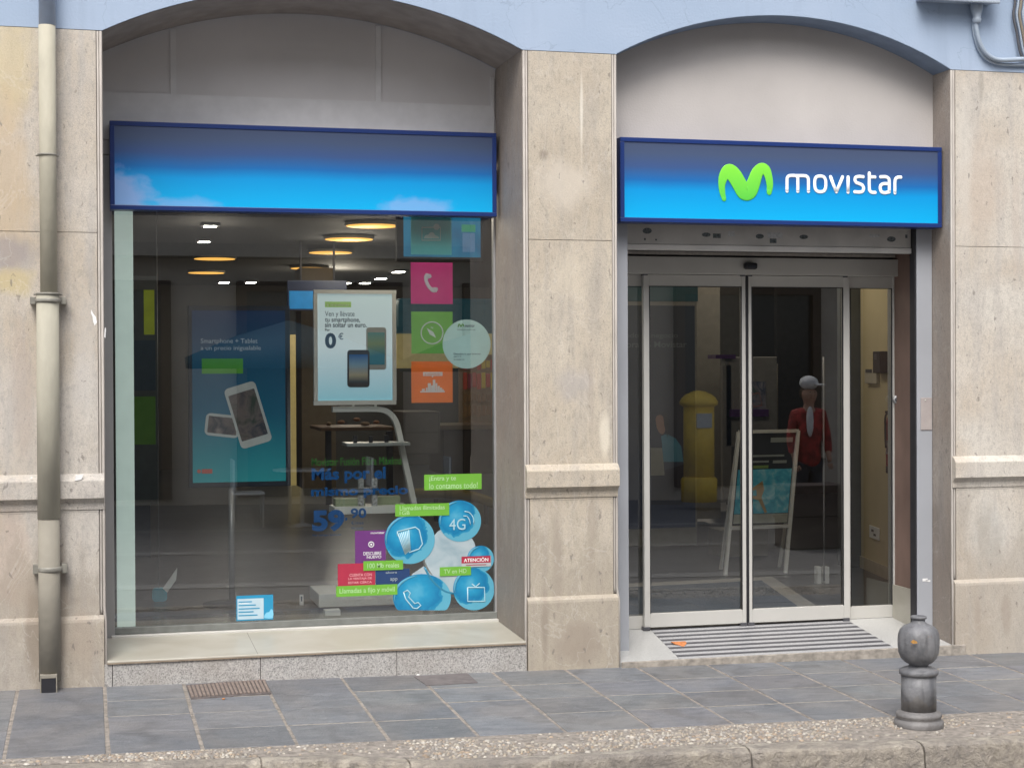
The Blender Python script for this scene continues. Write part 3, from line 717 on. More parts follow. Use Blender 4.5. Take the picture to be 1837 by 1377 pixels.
wallpiece('skirting', (pw[0]-.012, pw[1]), (wr[0]-.012, wr[1]), .011, FZ, FZ+.09, mat('cream_skirting', (.5, .45, .33), .5), BW)
def onwall(px, py):
    """point where the pixel's ray meets that wall"""
    d = ray(px, py); ux, uy = wr[0]-wl[0], wr[1]-wl[1]
    t = ((wl[0]-CAM[0])*uy-(wl[1]-CAM[1])*ux)/(d[0]*uy-d[1]*ux); return CAM+t*d
def wallbox(name, px0, px1, py0, py1, dep, mt, parent=None, bevel=.004):
    p, q = onwall(px0, (py0+py1)/2), onwall(px1, (py0+py1)/2); z1, z0 = onwall((px0+px1)/2, py0)[2], onwall((px0+px1)/2, py1)[2]
    d = Vector((q[0]-p[0], q[1]-p[1], 0)).normalized(); n_ = Vector((-d.y, d.x, 0))
    if n_.x > 0: n_ = -n_
    s = n_*(-.0)+n_*.002; e = n_*dep
    P4 = [(p[0]+s.x, p[1]+s.y), (q[0]+s.x, q[1]+s.y), (q[0]+e.x, q[1]+e.y), (p[0]+e.x, p[1]+e.y)]
    return MB().hexa([(x, y, z0) for x, y in P4], [(x, y, z1) for x, y in P4]).build(name, mt, parent, bevel=bevel)
t_ = thing('thermostat', 'small beige room thermostat on the cream wall beside the door', 'thermostat', tuple(onwall(1568, 675)))
wallbox('housing', 1558, 1579, 662, 688, .03, mat('beige_plastic', (.5, .46, .36), .5), t_); wallbox('display', 1561, 1571, 662, 668, .036, M_DKGREY, t_, 0)
t_ = thing('wall_socket', 'white double socket low on the cream wall', 'socket', tuple(onwall(1570, 954)))
wallbox('plate', 1562, 1579, 944, 966, .012, WPLAST, t_); wallbox('socket_hole', 1566, 1570, 949, 953, .0135, M_DKGREY, t_, 0); wallbox('socket_hole', 1570, 1574, 957, 961, .0135, M_DKGREY, t_, 0)
t_ = thing('wall_intercom', 'black box mounted on the cream wall above the extinguisher', 'intercom', tuple(onwall(1586, 648)))
wallbox('housing', 1580, 1593, 630, 669, .06, M_BLACK, t_); wallbox('panel', 1583, 1588, 634, 645, .063, M_DKGREY, t_, 0)
# corner column with white pipes
c0 = wr
MB().box(c0[0]-.10, c0[0]+.05, c0[1]+.01, c0[1]+.2, FZ, CZ).build('corner_column', mat('grey_column', (.12, .13, .13), .6), BLD)
pc = P(1532, 800, c0[1]+.05)
for nm_, dx_, dy_, r_, lb_ in (('service_pipe', -.012, 0, .035, 'thicker pale grey pipe standing in the corner beyond the glass door'), ('service_pipe', .045, .02, .02, 'thinner pale grey pipe right of the thick one in the corner beyond the glass door')):
    o = MB().tube([(pc[0]+dx_, pc[1]+dy_, FZ+.3), (pc[0]+dx_, pc[1]+dy_, CZ)], r_, 12).build(nm_, mat('grey_post', (.34, .36, .37), .4, .2), None)
    tag(o, lb_, 'pipe')
# entrance mat recess
z = FZ+.003
A = [H(*a, FZ) for a in ((1100, 1050), (1385, 1035), (1475, 1092), (1100, 1112))]
A[0][0] = XR0+.1; A[3] = np.array([XR0+.1, YD+.09, FZ]); A[2][1] = YD+.09
b = MB().hexa([(p[0], p[1], z-.002) for p in (A[3], A[2], A[1], A[0])], [(p[0], p[1], z+.003) for p in (A[3], A[2], A[1], A[0])])
matt = b.build('entrance_mat', mat('pale_mat_frame', (.42, .41, .39), .6), None)
tag(matt, 'blue grey entrance mat in a pale border behind the sliding doors', 'mat')
I_ = [H(*a, FZ) for a in ((1100, 1058), (1366, 1043), (1438, 1092), (1100, 1112))]
I_[0][0] = XR0+.2; I_[3] = np.array([XR0+.2, YD+.12, FZ]); I_[2][1] = YD+.12
MB().hexa([(p[0], p[1], z+.0035) for p in (I_[3], I_[2], I_[1], I_[0])], [(p[0], p[1], z+.008) for p in (I_[3], I_[2], I_[1], I_[0])]).build('mat_pile', mat('mat_pile', (.10, .13, .17), .95, var=.25, scale=120, bump=.4), matt)

# lamps and added fill lights
LAMP = mat('warm_lamp_disc', (1, .50, .10), .5, var=.02, emit=.85); SPOT = mat('spot_glow', (1, .93, .80), .5, var=.01, emit=22)
lampc = MB().lathe([(.0, 0), (.235, 0), (.25, .012), (.25, .03), (.1, .05), (.0, .055)], (0, 0, 0), 28)
proto = None
for i, (px, py, lb) in enumerate(((668, 406, 'round amber ceiling lamp nearest the glass, half behind the window sign'), (626, 430, 'round amber ceiling lamp second from the window in the right row'),
        (593, 454, 'round amber ceiling lamp third from the window in the right row'), (555, 482, 'farthest round amber ceiling lamp of the right row'),
        (385, 465, 'upper round amber ceiling lamp of the left pair'), (370, 490, 'lower round amber ceiling lamp of the left pair'))):
    q = H(px, py, 2.96)
    if proto is None:
        t_ = thing('ceiling_lamp', lb, 'ceiling lamp', (q[0], q[1], 2.96), 'round amber lamps under the shop ceiling')
        o1 = MB().lathe([(.235, 0), (.235, .004)], (0, 0, 0), 28).build('diffuser', LAMP); o1.parent = t_
        o2 = MB().lathe([(.25, .005), (.25, .032), (.10, .0395), (.05, .0398)], (0, 0, 0), 28).build('housing', mat('lamp_housing', (.3, .27, .2), .5)); o2.parent = t_
        proto = (t_, o1, o2)
    else:
        t_ = proto[0].copy(); COL.objects.link(t_); t_.location = (q[0], q[1], 2.96); t_['label'] = lb
        for o in proto[1:]: c = o.copy(); COL.objects.link(c); c.parent = t_
sp0 = None
spl = [(377, 406, 'bright square spotlight upper left, just below the window sign'), (366, 434, 'bright square spotlight just under the topmost one at upper left'),
       (402, 507, 'tiny spotlight left of two beside the lower amber lamp'), (450, 507, 'tiny spotlight right of two beside the lower amber lamp'),
       (715, 488, 'small spotlight close to the pink sticker'), (683, 500, 'small spotlight left of the one near the pink sticker'),
       (620, 508, 'faint far spotlight above the left edge of the framed poster'), (655, 508, 'faint far spotlight above the middle of the framed poster')]
for i, (px, py, lb) in enumerate(spl):
    q = H(px, py, 2.97)
    if sp0 is None:
        t_ = thing('spotlight', lb, 'spotlight', (q[0], q[1], 2.97), 'small spotlights in the shop ceiling')
        o1 = MB().box(-.055, .055, -.055, .055, -.004, 0).build('bulb', SPOT); o1.parent = t_
        o2 = MB().box(-.085, .085, -.085, .085, .001, .028).build('housing', M_DKGREY); o2.parent = t_; sp0 = (t_, o1, o2)
    else:
        t_ = sp0[0].copy(); COL.objects.link(t_); t_.location = (q[0], q[1], 2.97); t_['label'] = lb
        if py > 450: t_.scale = (1.2, 2.2, 1)
        for o in sp0[1:]: c = o.copy(); COL.objects.link(c); c.parent = t_
for (x, y, e) in ((2.6, 7.4, 11), (3.2, 12.5, 22), (6.2, 5.2, 13), (4.7, 2.4, 14), (8.5, 13, 18), (1.1, 6.1, 4), (2.5, 5.8, 6), (1.9, 1.3, 9)):  # points at the lamps, plus unseen fills for the cream wall and shelf stand
    l = bpy.data.lights.new('lamp_and_fill_light', 'POINT'); l.energy = e; l.color = (1, .87, .70); l.shadow_soft_size = .22
    o = bpy.data.objects.new('lamp_and_fill_light', l); COL.objects.link(o); o.location = (x, y, 2.75)

# ---- pale side panel just inside the window, left
a, b2, _, _ = rect(207, 240, 600, 700, .74)
o = MB().box(a, b2, .74, .80, FZ+.0, 2.95).box(a, b2+.003, .738, .80, FZ-.02, FZ+.06).build('side_panel', mat('mint_white_panel', (.70, .84, .78), .5, var=.03, emit=.22), None, bevel=.003)  # faint glow put into the material to brighten the panel
tag(o, 'tall mint white upright panel just inside the left edge of the window', 'panel')
# display wall at far left behind that panel
Y = 3.0; t_ = thing('display_board', 'grey display board with lime and green blocks at the left of the shop', 'display board', tuple(P(260, 1000, Y)))
MB().pr(236, 283, 495, 905, Y, .05).build('board', mat('grey_board', (.16, .18, .185), .6), t_)
MB().pr(258, 277, 520, 600, Y-.004, .003).build('lime_block', mat('lime_block', (.36, .42, .03), .5, emit=.12), t_); MB().pr(236, 279, 711, 797, Y-.004, .003).build('green_block', mat('green_block', (.10, .24, .03), .5, emit=.05), t_)
MB().pr(236, 279, 610, 700, Y-.004, .003).build('screen', mat('dim_screen', (.08, .12, .17), .3), t_)
MB().pr(240, 270, 905, 1000, Y+.05, .05).build('stand', M_DKGREY, t_)

# ---- blue screen totem on a post
def grad(name, stops, rough=.4, emit=0, noise=.05):
    """printed vertical gradient: stops are (z metres, colour)"""
    q = NT(name); z = q.sep(q.mapping((1, 1, 1)))[2]; z0, z1 = stops[0][0], stops[-1][0]
    f_ = q.math('DIVIDE', q.math('SUBTRACT', z, z0), z1-z0)
    f_ = q.math('ADD', f_, q.math('MULTIPLY', q.math('SUBTRACT', q.noise(q.mapping((1, 1, 1)), 5, 4), .5), noise))
    c = q.ramp(f_, [((s[0]-z0)/(z1-z0), s[1]) for s in stops])
    q.L(c, q.b.inputs['Base Color']); q.b.inputs['Roughness'].default_value = rough
    if emit: q.L(c, q.b.inputs['Emission Color']); q.b.inputs['Emission Strength'].default_value = emit
    return q.mt
Y = 1.95; za, zb_ = P(430, 865, Y)[2], P(430, 560, Y)[2]
bx = P(417, 1080, Y)
t_ = thing('screen_totem', 'blue advertising screen with two phones on a grey post', 'advertising screen', (bx[0], Y, FZ))
MB().pr(338, 521, 548, 873, Y+.004, .06).build('casing', mat('totem_casing', (.03, .04, .06), .4), t_, bevel=.004)
scr = MB().pr(345, 512, 557, 864, Y, .003).build('screen', grad('totem_print', [(za, (.03, .30, .34)), (za+(zb_-za)*.4, (.01, .12, .21)), (zb_, (.008, .035, .11))], .25, .14), t_)
b = MB(); add_text(b, 'Smartphone + Tablet', 360, 462, 607, 618, Y-.002, .01); add_text(b, 'a un precio inigualable', 360, 468, 620, 630, Y-.002, .01); b.build('lettering', mat('faint_white', (.30, .36, .42), .5, emit=.15), t_)
MB().pr(362, 436, 643, 670, Y-.002, .0015).build('green_label', mat('label_green_dim', (.05, .24, .02), .5, emit=.2), t_)
def phone(cx, cy, w, h, ang, Y, body, screen, parent, nm='phone_picture'):
    def rr(w_, h_, r_):
        pts = []; ca, sa = math.cos(math.radians(ang)), math.sin(math.radians(ang))
        for sx, sy, a0 in ((1, 1, 0), (-1, 1, 90), (-1, -1, 180), (1, -1, 270)):
            for k in range(5):
                an = math.radians(a0+90*k/4); x = sx*(w_/2-r_)+r_*math.cos(an); y = sy*(h_/2-r_)+r_*math.sin(an)
                pts.append((cx+x*ca-y*sa, cy-(x*sa+y*ca)))
        return pts
    o = MB().pp(rr(w, h, w*.14), Y, .001).build(nm, body, parent)
    MB().pp(rr(w*.84, h*.76, w*.03), Y-.0012, .001).build('phone_screen', screen, parent)
M_PHW = mat('phone_white', (.42, .46, .46), .4, emit=.12)
def blot(name, cols, scale=14, emit=0):
    q = NT(name); c = q.ramp(q.noise(q.mapping((1, 1, 1)), scale, 3, .6), [(.3+.4*i/(len(cols)-1), c) for i, c in enumerate(cols)])
    q.L(c, q.b.inputs['Base Color']); q.b.inputs['Roughness'].default_value = .4
    if emit: q.L(c, q.b.inputs['Emission Color']); q.b.inputs['Emission Strength'].default_value = emit
    return q.mt
M_PICT = blot('picture_dark', [(.04, .06, .05), (.14, .12, .12), (.03, .04, .06), (.24, .21, .20)], 9, .1)
phone(399, 763, 62, 40, -6, Y-.002, M_PHW, M_PICT, t_); phone(445, 744, 58, 112, 17, Y-.0045, M_PHW, M_PICT, t_)
MB().pd(357, 845, 3.5, 3.5, Y-.002).pr(362, 381, 841, 849, Y-.002).build('logo_mark', mat('logo_red_dim', (.45, .10, .08), .5, emit=.1), t_)
b = MB(); b.tube([(bx[0], Y+.035, FZ+.02), (bx[0], Y+.035, za-.02)], .021, 16); b.build('post', M_ALUG, t_)
b = MB(); b.lathe([(.19, 0), (.19, .012), (.05, .022), (.03, .03)], (bx[0], Y+.035, FZ), 28); b.build('base', M_DKGREY, t_)

# ---- hanging cable with blue weight
q = H(285, 1078, FZ); Y = q[1]
t_ = thing('display_cable', 'thin display cable with a blue square foot near the left of the window', 'display cable', tuple(q))
b = MB(); x = P(284, 900, Y)[0]; b.tube([(x, Y, FZ+.05), (x, Y, CZ)], .004, 6); b.build('cable', M_ALUG, t_)
b = MB(); b.pr(273, 300, 1054, 1079, Y-.02, .04, rad=7); b.build('foot', mat('blue_foot', (.08, .50, .66), .4), t_, bevel=.003)

# ---- white framed poster standing on a curved shelf stand
Y = 1.75
t_ = thing('framed_poster', 'white framed poster of two phones priced zero euro on top of the shelf stand', 'poster', tuple(P(638, 725, Y)))
b = MB(); F = (563, 711, 520, 726)
b.pr(563, 711, 520, 527, Y-.01, .03).pr(563, 711, 718, 726, Y-.01, .03).pr(563, 570, 527, 718, Y-.01, .03).pr(704, 711, 527, 718, Y-.01, .03)
b.build('frame', WPLAST, t_)
za, zb_ = P(638, 718, Y)[2], P(638, 527, Y)[2]
MB().pr(569, 705, 526, 719, Y, .008).build('print', grad('poster_print', [(za, (.24, .50, .60)), (za+(zb_-za)*.25, (.40, .58, .66)), (za+(zb_-za)*.5, (.55, .66, .70)), (zb_, (.48, .60, .62))], .4, .38), t_)  # emission added to the print so it reads brighter
YP = Y-.0015
MB().pr(583, 630, 541, 551, YP, .001).build('green_label', mat('label_olive', (.30, .48, .16), .5, emit=.3), t_)  # label given an added glow to match the print
b = MB(); add_text(b, 'Ven y llévate', 583, 636, 558, 570, YP); add_text(b, 'tu smartphone,', 583, 646, 569, 580, YP, .015); add_text(b, 'sin soltar un euro.', 583, 658, 578, 587, YP, .018); add_text(b, 'Por', 583, 592, 589, 594, YP, .02)
b.build('lettering', INK, t_)
b = MB(); add_text(b, '0', 583, 603, 597, 625, YP, .045); add_text(b, '€', 607, 616, 597, 609, YP, .01); b.build('price', mat('price_blue', (.08, .15, .27), .5), t_)
b = MB(); add_text(b, 'a movistar', 586, 627, 544, 549, YP-.001); b.build('label_lettering', ICON, t_)
M_SCR1 = grad('phone_scr_teal', [(P(0, 640, Y)[2]*1, (.05, .22, .30)), (P(0, 618, Y)[2], (.25, .35, .22)), (P(0, 590, Y)[2], (.10, .32, .38))], .4, .1, .3)
M_SCR2 = grad('phone_scr_blue', [(P(638, 684, Y)[2], (.06, .08, .10)), (P(638, 672, Y)[2], (.40, .38, .28)), (P(638, 652, Y)[2], (.20, .35, .50)), (P(638, 635, Y)[2], (.02, .11, .36))], .4, .1, .15)
phone(675, 625, 36, 76, 0, YP, mat('phone_silver', (.50, .54, .54), .4), M_SCR1, t_); phone(643, 661, 40, 67, 0, YP-.003, M_DKGREY, M_SCR2, t_)
MB().pr(632, 636, 724, 731, Y, .01).build('clip', WPLAST, t_); MB().pr(672, 676, 724, 731, Y, .01).build('clip', WPLAST, t_)
t_ = thing('shelf_stand', 'white curved display stand with glass shelves under the framed poster', 'display stand', (P(655, 1080, Y)[0], Y, FZ))
path = [(596, 734), (640, 733.5), (680, 734), (697, 740), (709, 755), (716, 780), (724, 820), (733, 860), (741, 897), (752, 950), (765, 1010), (775, 1065)]
pts = [P(x, y, Y+.05) for x, y in spline(path, 5)]
b = MB(); w = .028; vs = []
for i, p in enumerate(pts):
    a = pts[max(i-1, 0)]; c = pts[min(i+1, len(pts)-1)]; tx, tz = c[0]-a[0], c[2]-a[2]; l = math.hypot(tx, tz); nx, nz = -tz/l*w/1.6, tx/l*w/1.6
    vs += [(p[0]+nx, p[1]-.03, p[2]+nz), (p[0]-nx, p[1]-.03, p[2]-nz), (p[0]-nx, p[1]+.03, p[2]-nz), (p[0]+nx, p[1]+.03, p[2]+nz)]
fs = [(i*4+k, i*4+(k+1) % 4, (i+1)*4+(k+1) % 4, (i+1)*4+k) for i in range(len(pts)-1) for k in range(4)]+[(0, 1, 2, 3), tuple(len(vs)-4+k for k in range(4))]
b.add(vs, fs).build('curved_arm', WPLAST, t_)
b = MB(); b.pr(622, 736, 794, 800, Y-.10, .22).build('shelf', mat('grey_shelf', (.33, .36, .36), .3), t_, bevel=.003)
for (x0, x1, y0, y1) in ((600, 735, 908, 921),):
    MB().pr(x0, x1, y0, y1, Y-.12, .24).build('shelf', WPLAST, t_, bevel=.003)
zb1 = P(650, 1072, Y-.2)
a, b2, c, d = rect(572, 745, 1062, 1086, Y-.22)
MB().box(a, b2+.05, Y-.22, Y+.22, max(c, FZ), d).build('base', WPLAST, t_, bevel=.005)
MB().pr(602, 655, 894, 908, Y-.06, .10).pr(672, 718, 890, 908, Y-.02, .08).build('tray', mat('shelf_tray', (.30, .36, .22), .5), t_)
for i, (x0, x1, y0, y1) in enumerate(((643, 653, 858, 875), (668, 677, 858, 875), (643, 653, 888, 907), (668, 677, 888, 907))):
    o = MB().pr(x0, x1, y0, y1, Y-.10, .03).build('phone_box', mat('box_print', (.42, .44, .45), .5, var=.6, scale=60), None, bevel=.001)
    tag(o, ('white phone box upper left of the four stacked on the lower shelf', 'white phone box upper right of the four stacked on the lower shelf', 'white phone box lower left of the four stacked on the lower shelf', 'white phone box lower right of the four stacked on the lower shelf')[i], 'box', 'phone boxes on the shelf stand')
MB().pr(641, 679, 875, 888, Y-.09, .05).build('box_riser', mat('riser_dark', (.07, .09, .11), .4), t_)
for k_, (x, y0, y1, lb) in enumerate(((634, 781, 794, 'leftmost of three dark handsets on the upper shelf'), (662, 782, 794, 'middle of three dark handsets on the upper shelf'), (690, 780, 794, 'rightmost of three dark handsets on the upper shelf'))):
    o = MB().pr(x, x+7, y0, y1, Y-.05, .012).build('handset', M_BLACK, None, bevel=.002); tag(o, lb, 'handset', 'handsets on the upper glass shelf')
# small tray and tag on the window ledge
o = MB().pr(583, 611, 1094, 1104, 1.15, .08).build('white_box', WPLAST, None, bevel=.002); tag(o, 'small white box lying on the window ledge under the shelf stand base', 'box')
t_ = thing('price_tag', 'tiny white upright price tag on the window ledge', 'price tag', tuple(P(541, 1084, 1.2)))
MB().pr(537.5, 544.5, 1066, 1085, 1.2, .006).build('card', WHITE, t_); MB().pr(539.5, 542.5, 1069, 1078, 1.1985, .001).build('digits', INK, t_)
# ledge floor inside the window, up to the glass
struct(MB().box(XL0, XL1+.4, YW+.04, YD+.9, FZ-.06, FZ+.004).build('window_ledge', mat('ledge_grey', (.11, .11, .115), .2, var=.1)))
# leaning sheet
t_ = MB().pp([(292, 1055), (318, 1018), (316, 1040), (300, 1062)], 1.9, .01).build('paper_sheet', WPLAST, None); tag(t_, 'crumpled white paper bag leaning by the blue cable foot', 'paper')

# ---- hanging screens
Y = 4.2; t_ = thing('television', 'teal television screen hanging behind the window sign and top sticker', 'television', tuple(P(788, 430, Y)))
MB().pr(712, 866, 372, 470, Y+.004, .07).build('casing', M_BLACK, t_, bevel=.005)
MB().pr(724, 862, 378, 461, Y, .003).build('screen', blot('tv_picture', [(.005, .09, .20), (.01, .17, .30), (.01, .11, .22)], 2.5, .45), t_)
MB().pr(828, 853, 403, 416, Y-.002, .001).build('green_caption', mat('caption_green', (.05, .35, .2), .5, emit=.3), t_); MB().pr(830, 852, 418, 452, Y-.002, .001).build('pale_caption', mat('caption_pale', (.09, .20, .35), .5, emit=.4), t_)
b = MB(); b.tube([(P(788, 400, Y)[0], Y+.04, P(788, 374, Y)[2]), (P(788, 400, Y)[0], Y+.04, CZ)], .02); b.build('ceiling_mount', M_DKGREY, t_)
Y = 8.0; t_ = thing('hanging_sign', 'small blue lit sign hanging over the shop behind the framed poster', 'hanging sign', tuple(P(568, 530, Y)))
MB().pr(516, 622, 503, 557, Y+.004, .06).build('casing', mat('sign_navy', (.01, .03, .10), .4), t_)
MB().pr(519, 619, 522, 554, Y, .003).build('lit_panel', mat('sign_blue_lit', (.01, .16, .38), .5, emit=.5), t_)
b = MB(); b.tube([(P(540, 505, Y)[0], Y+.03, P(540, 505, Y)[2]), (P(540, 505, Y)[0], Y+.03, CZ)], .012).build('hanging_rod', M_DKGREY, t_); b = MB(); b.tube([(P(600, 505, Y)[0], Y+.03, P(600, 505, Y)[2]), (P(600, 505, Y)[0], Y+.03, CZ)], .012); b.build('hanging_rod', M_DKGREY, t_)
# columns and counters deeper in the shop
Y = 9.0
o = MB().pr(541, 602, 480, 875, Y, .5).build('shop_column', mat('taupe_column', (.22, .18, .12), .8), BLD)
YF = 13.0
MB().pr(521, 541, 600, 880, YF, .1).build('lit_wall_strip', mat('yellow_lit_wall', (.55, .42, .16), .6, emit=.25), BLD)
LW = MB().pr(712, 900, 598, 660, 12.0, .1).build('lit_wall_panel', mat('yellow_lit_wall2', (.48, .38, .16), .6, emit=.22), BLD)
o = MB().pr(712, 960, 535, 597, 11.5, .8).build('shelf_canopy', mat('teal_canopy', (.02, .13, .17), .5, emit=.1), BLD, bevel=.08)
# product wall with hanging packets
Y = 10.0
t_ = thing('product_wall', 'wall of hanging red and yellow accessory packets at the right of the shop', 'product display', tuple(P(858, 800, Y)))
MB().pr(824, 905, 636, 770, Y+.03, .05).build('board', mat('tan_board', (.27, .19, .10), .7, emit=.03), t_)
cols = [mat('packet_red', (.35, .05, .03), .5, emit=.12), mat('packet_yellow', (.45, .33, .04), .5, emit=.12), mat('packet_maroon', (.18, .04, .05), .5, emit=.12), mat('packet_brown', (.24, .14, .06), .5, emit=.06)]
for r_, (y0, y1, cs) in enumerate(((645, 663, (0, 0, 2, 0, 1, 1, 0)), (668, 698, (0, 2, 0, 0, 1, 0, 1)), (706, 722, (3, 3, 3, 3, 3, 3, 3)), (726, 748, (3, 3, 3, 3, 3, 3, 3)))):
    for k in range(7):
        MB().pr(832+k*8.2, 838+k*8.2, y0+(k % 2)*2, y1-(k % 3)*2, Y-.01-.01*r_, .03).build('packet', cols[cs[k]], t_)
Y = 7.0
t_ = thing('service_counter', 'dark long service counter across the right of the shop', 'counter', tuple(P(830, 850, Y)))
MB().pr(795, 905, 770, 850, Y, .7).build('body', mat('counter_dark', (.05, .045, .04), .5), t_, bevel=.01)
MB().pr(790, 905, 762, 770, Y-.05, .8).build('top', mat('counter_top', (.16, .13, .09), .3), t_, bevel=.005)
t_ = thing('grey_cabinet', 'grey cabinet beside the dark counter behind the curved stand', 'cabinet', tuple(P(755, 810, 6.5)))
MB().pr(725, 790, 738, 815, 6.5, .6).build('body', mat('cabinet_grey', (.13, .13, .125), .6), t_, bevel=.01); MB().pr(729, 786, 742, 774, 6.494, .005).build('door', mat('cabinet_door', (.16, .16, .155), .5), t_); MB().pr(729, 786, 777, 812, 6.494, .005).build('drawer', mat('cabinet_door', (.16, .16, .155), .5), t_)
# desk with things
Y = 5.5
t_ = thing('wooden_desk', 'brown desk with scattered goods behind the curved stand', 'desk', tuple(P(640, 840, Y)))
MB().pr(575, 708, 766, 772, Y-.3, .7).build('top', mat('desk_wood', (.20, .11, .05), .5), t_, bevel=.004)
for px in (590, 700): MB().pr(px-5, px+5, 773, 905, Y, .05).build('leg', M_DKGREY, t_)
t_ = thing('goods_basket', 'heap of orange and tan goods on the brown desk', 'goods', tuple(P(650, 765, Y)))
for i, (x, y, w) in enumerate(((612, 757, 18), (655, 760, 22), (675, 757, 14), (590, 760, 12), (640, 752, 16))):
    MB().ball(P(x, y, Y-.1), (w*.002, .06, .018)).build('bundle', (mat('bundle_orange', (.30, .14, .06), .7), mat('bundle_tan', (.28, .19, .10), .7))[i % 2], t_)
t_ = thing('yellow_bench', 'low curved mustard bench under the green entry sticker', 'bench', tuple(P(830, 900, 6.0)))
b = MB(); b.tube([P(x, y, 6.0) for x, y in spline([(745, 884), (790, 884), (840, 888), (875, 898), (905, 912)], 6)], .045, 10); b.build('seat', mat('mustard_cushion', (.30, .25, .08), .8), t_)
b = MB(); b.pr(780, 786, 895, 935, 6.02, .05).build('leg', M_DKGREY, t_); MB().pr(870, 876, 905, 940, 6.02, .05).build('leg', M_DKGREY, t_)

# ------------------------------------------------------------ things behind the sliding doors
# tall dark banner at the left
Y = 4.35; t_ = thing('tall_banner', 'tall dark blue banner with a woman at a laptop behind the left door', 'banner', (P(1188, 975, Y)[0], Y, FZ))
za, zb_ = P(1188, 948, Y)[2], P(1188, 546, Y)[2]
MB().pr(1105, 1250, 541, 950, Y+.004, .04).build('frame', mat('banner_frame', (.28, .27, .24), .5), t_)
MB().pr(1106, 1247, 548, 947, Y, .003).build('print', grad('banner_print', [(za, (.03, .045, .09)), (za+(zb_-za)*.5, (.06, .065, .08)), (zb_, (.035, .045, .06))], .35, .05), t_)
MB().pr(1105, 1250, 949, 978, Y-.02, .12).build('base', mat('banner_base', (.32, .32, .28), .5), t_)
b = MB(); add_text(b, 'Todo tu negocio', 1112, 1216, 597, 608, Y-.002, .0); add_text(b, 'ahora en Movistar', 1108, 1232, 612, 623, Y-.002, .01); b.build('lettering', mat('faint_grey', (.13, .15, .15), .5, emit=.04), t_)
skin_ = mat('print_skin', (.33, .20, .15), .6, emit=.03)
b = MB(); b.pp(spline([(1176, 752), (1178, 746), (1186, 744), (1192, 752), (1194, 768), (1190, 778), (1183, 776), (1178, 766)], 3), Y-.002).build('printed_face', skin_, t_)
b = MB(); b.pp([(1186, 782), (1196, 778), (1212, 786), (1222, 800), (1226, 828), (1186, 828), (1188, 800)], Y-.0022).build('printed_blouse', mat('print_cyan', (.08, .22, .28), .6, emit=.05), t_)
b = MB(); b.pp([(1166, 803), (1188, 803), (1192, 848), (1166, 850)], Y-.0032).pp([(1166, 850), (1192, 847), (1192, 852), (1166, 853)], Y-.0033).build('printed_laptop', mat('print_laptop', (.36, .37, .33), .6), t_)
b = MB(); b.pp([(1188, 735), (1196, 742), (1200, 760), (1197, 784), (1192, 764), (1190, 748)], Y-.003).build('printed_hair', M_DKGREY, t_)
b = MB(); b.pp([(1170, 850), (1228, 832), (1226, 905), (1168, 905)], Y-.002).build('printed_desk', mat('print_navy', (.03, .035, .06), .6), t_)
MB().pr(1100, 1252, 500, 540, 4.42, .05).build('header_panel', mat('teal_header', (.03, .09, .10), .6, emit=.04), t_)
# pale column
MB().pr(1250, 1292, 430, 930, 6.2, .5).build('shop_column', mat('beige_column', (.25, .235, .20), .8), BLD)
MB().pr(1292, 1334, 480, 900, 7.5, .3).build('shop_column', mat('grey_column2', (.15, .145, .13), .8), BLD)
# standee with purple shelves
Y = 5.2; t_ = thing('phone_display', 'white display unit with phone picture and purple shelves behind the doors', 'display unit', (P(1350, 900, Y)[0], Y, FZ))
MB().pr(1302, 1394, 640, 800, Y+.02, .12).build('body', mat('display_body', (.33, .32, .30), .5), t_, bevel=.006)
MB().pr(1297, 1312, 655, 900, Y+.02, .06).build('side_post', mat('display_body', (.33, .32, .30), .5), t_)
MB().pr(1284, 1320, 636, 643, Y-.06, .2).build('shelf', mat('purple_shelf', (.12, .04, .20), .4), t_); MB().pr(1314, 1379, 734, 747, Y-.06, .2).build('shelf', mat('purple_shelf', (.12, .04, .20), .4), t_)
MB().pr(1346, 1374, 684, 734, Y-.005, .02).build('phone_picture', M_PICT, t_); phone(1357, 717, 17, 26, 14, Y-.008, mat('phone_pink', (.4, .22, .2), .5), M_PICT, t_)
MB().pr(1310, 1390, 800, 905, Y+.03, .1).build('plinth', mat('display_plinth', (.12, .12, .12), .5), t_)
# A-board
Y = 2.6; zf = FZ
t_ = thing('sandwich_board', 'white framed A board with a dark and blue poster behind the right door', 'sandwich board', (P(1365, 1025, Y)[0], Y, FZ))
def bar(b, p, q, w, d): 
    p, q = np.array(p), np.array(q); dx = w/2
    return b.hexa([(p[0]-dx, p[1]-d, p[2]), (p[0]+dx, p[1]-d, p[2]), (p[0]+dx, p[1]+d, p[2]), (p[0]-dx, p[1]+d, p[2])], [(q[0]-dx, q[1]-d, q[2]), (q[0]+dx, q[1]-d, q[2]), (q[0]+dx, q[1]+d, q[2]), (q[0]-dx, q[1]+d, q[2])])
b = MB()
lt, rtp = P(1325, 774, Y+.12), P(1432, 772, Y+.12); lb_, rb_ = H(1302, 1021, FZ), H(1408, 1029, FZ)
lb_[1] = rb_[1] = Y-.1; lb_[0] = P(1301, 1000, Y-.1)[0]; rb_[0] = P(1409, 1000, Y-.1)[0]
b = MB(); bar(b, lb_, lt, .024, .012).build('leg', WPLAST, t_); b = MB(); bar(b, rb_, rtp, .024, .012).build('leg', WPLAST, t_)
bl2, br2 = lb_+np.array([.10, .34, 0]), rb_+np.array([.10, .34, 0])
b = MB(); bar(b, bl2, lt, .02, .01).build('leg', WPLAST, t_); b = MB(); bar(b, br2, rtp, .02, .01).build('leg', WPLAST, t_)
def lerp(a, c, t): return np.array(a)+(np.array(c)-np.array(a))*t
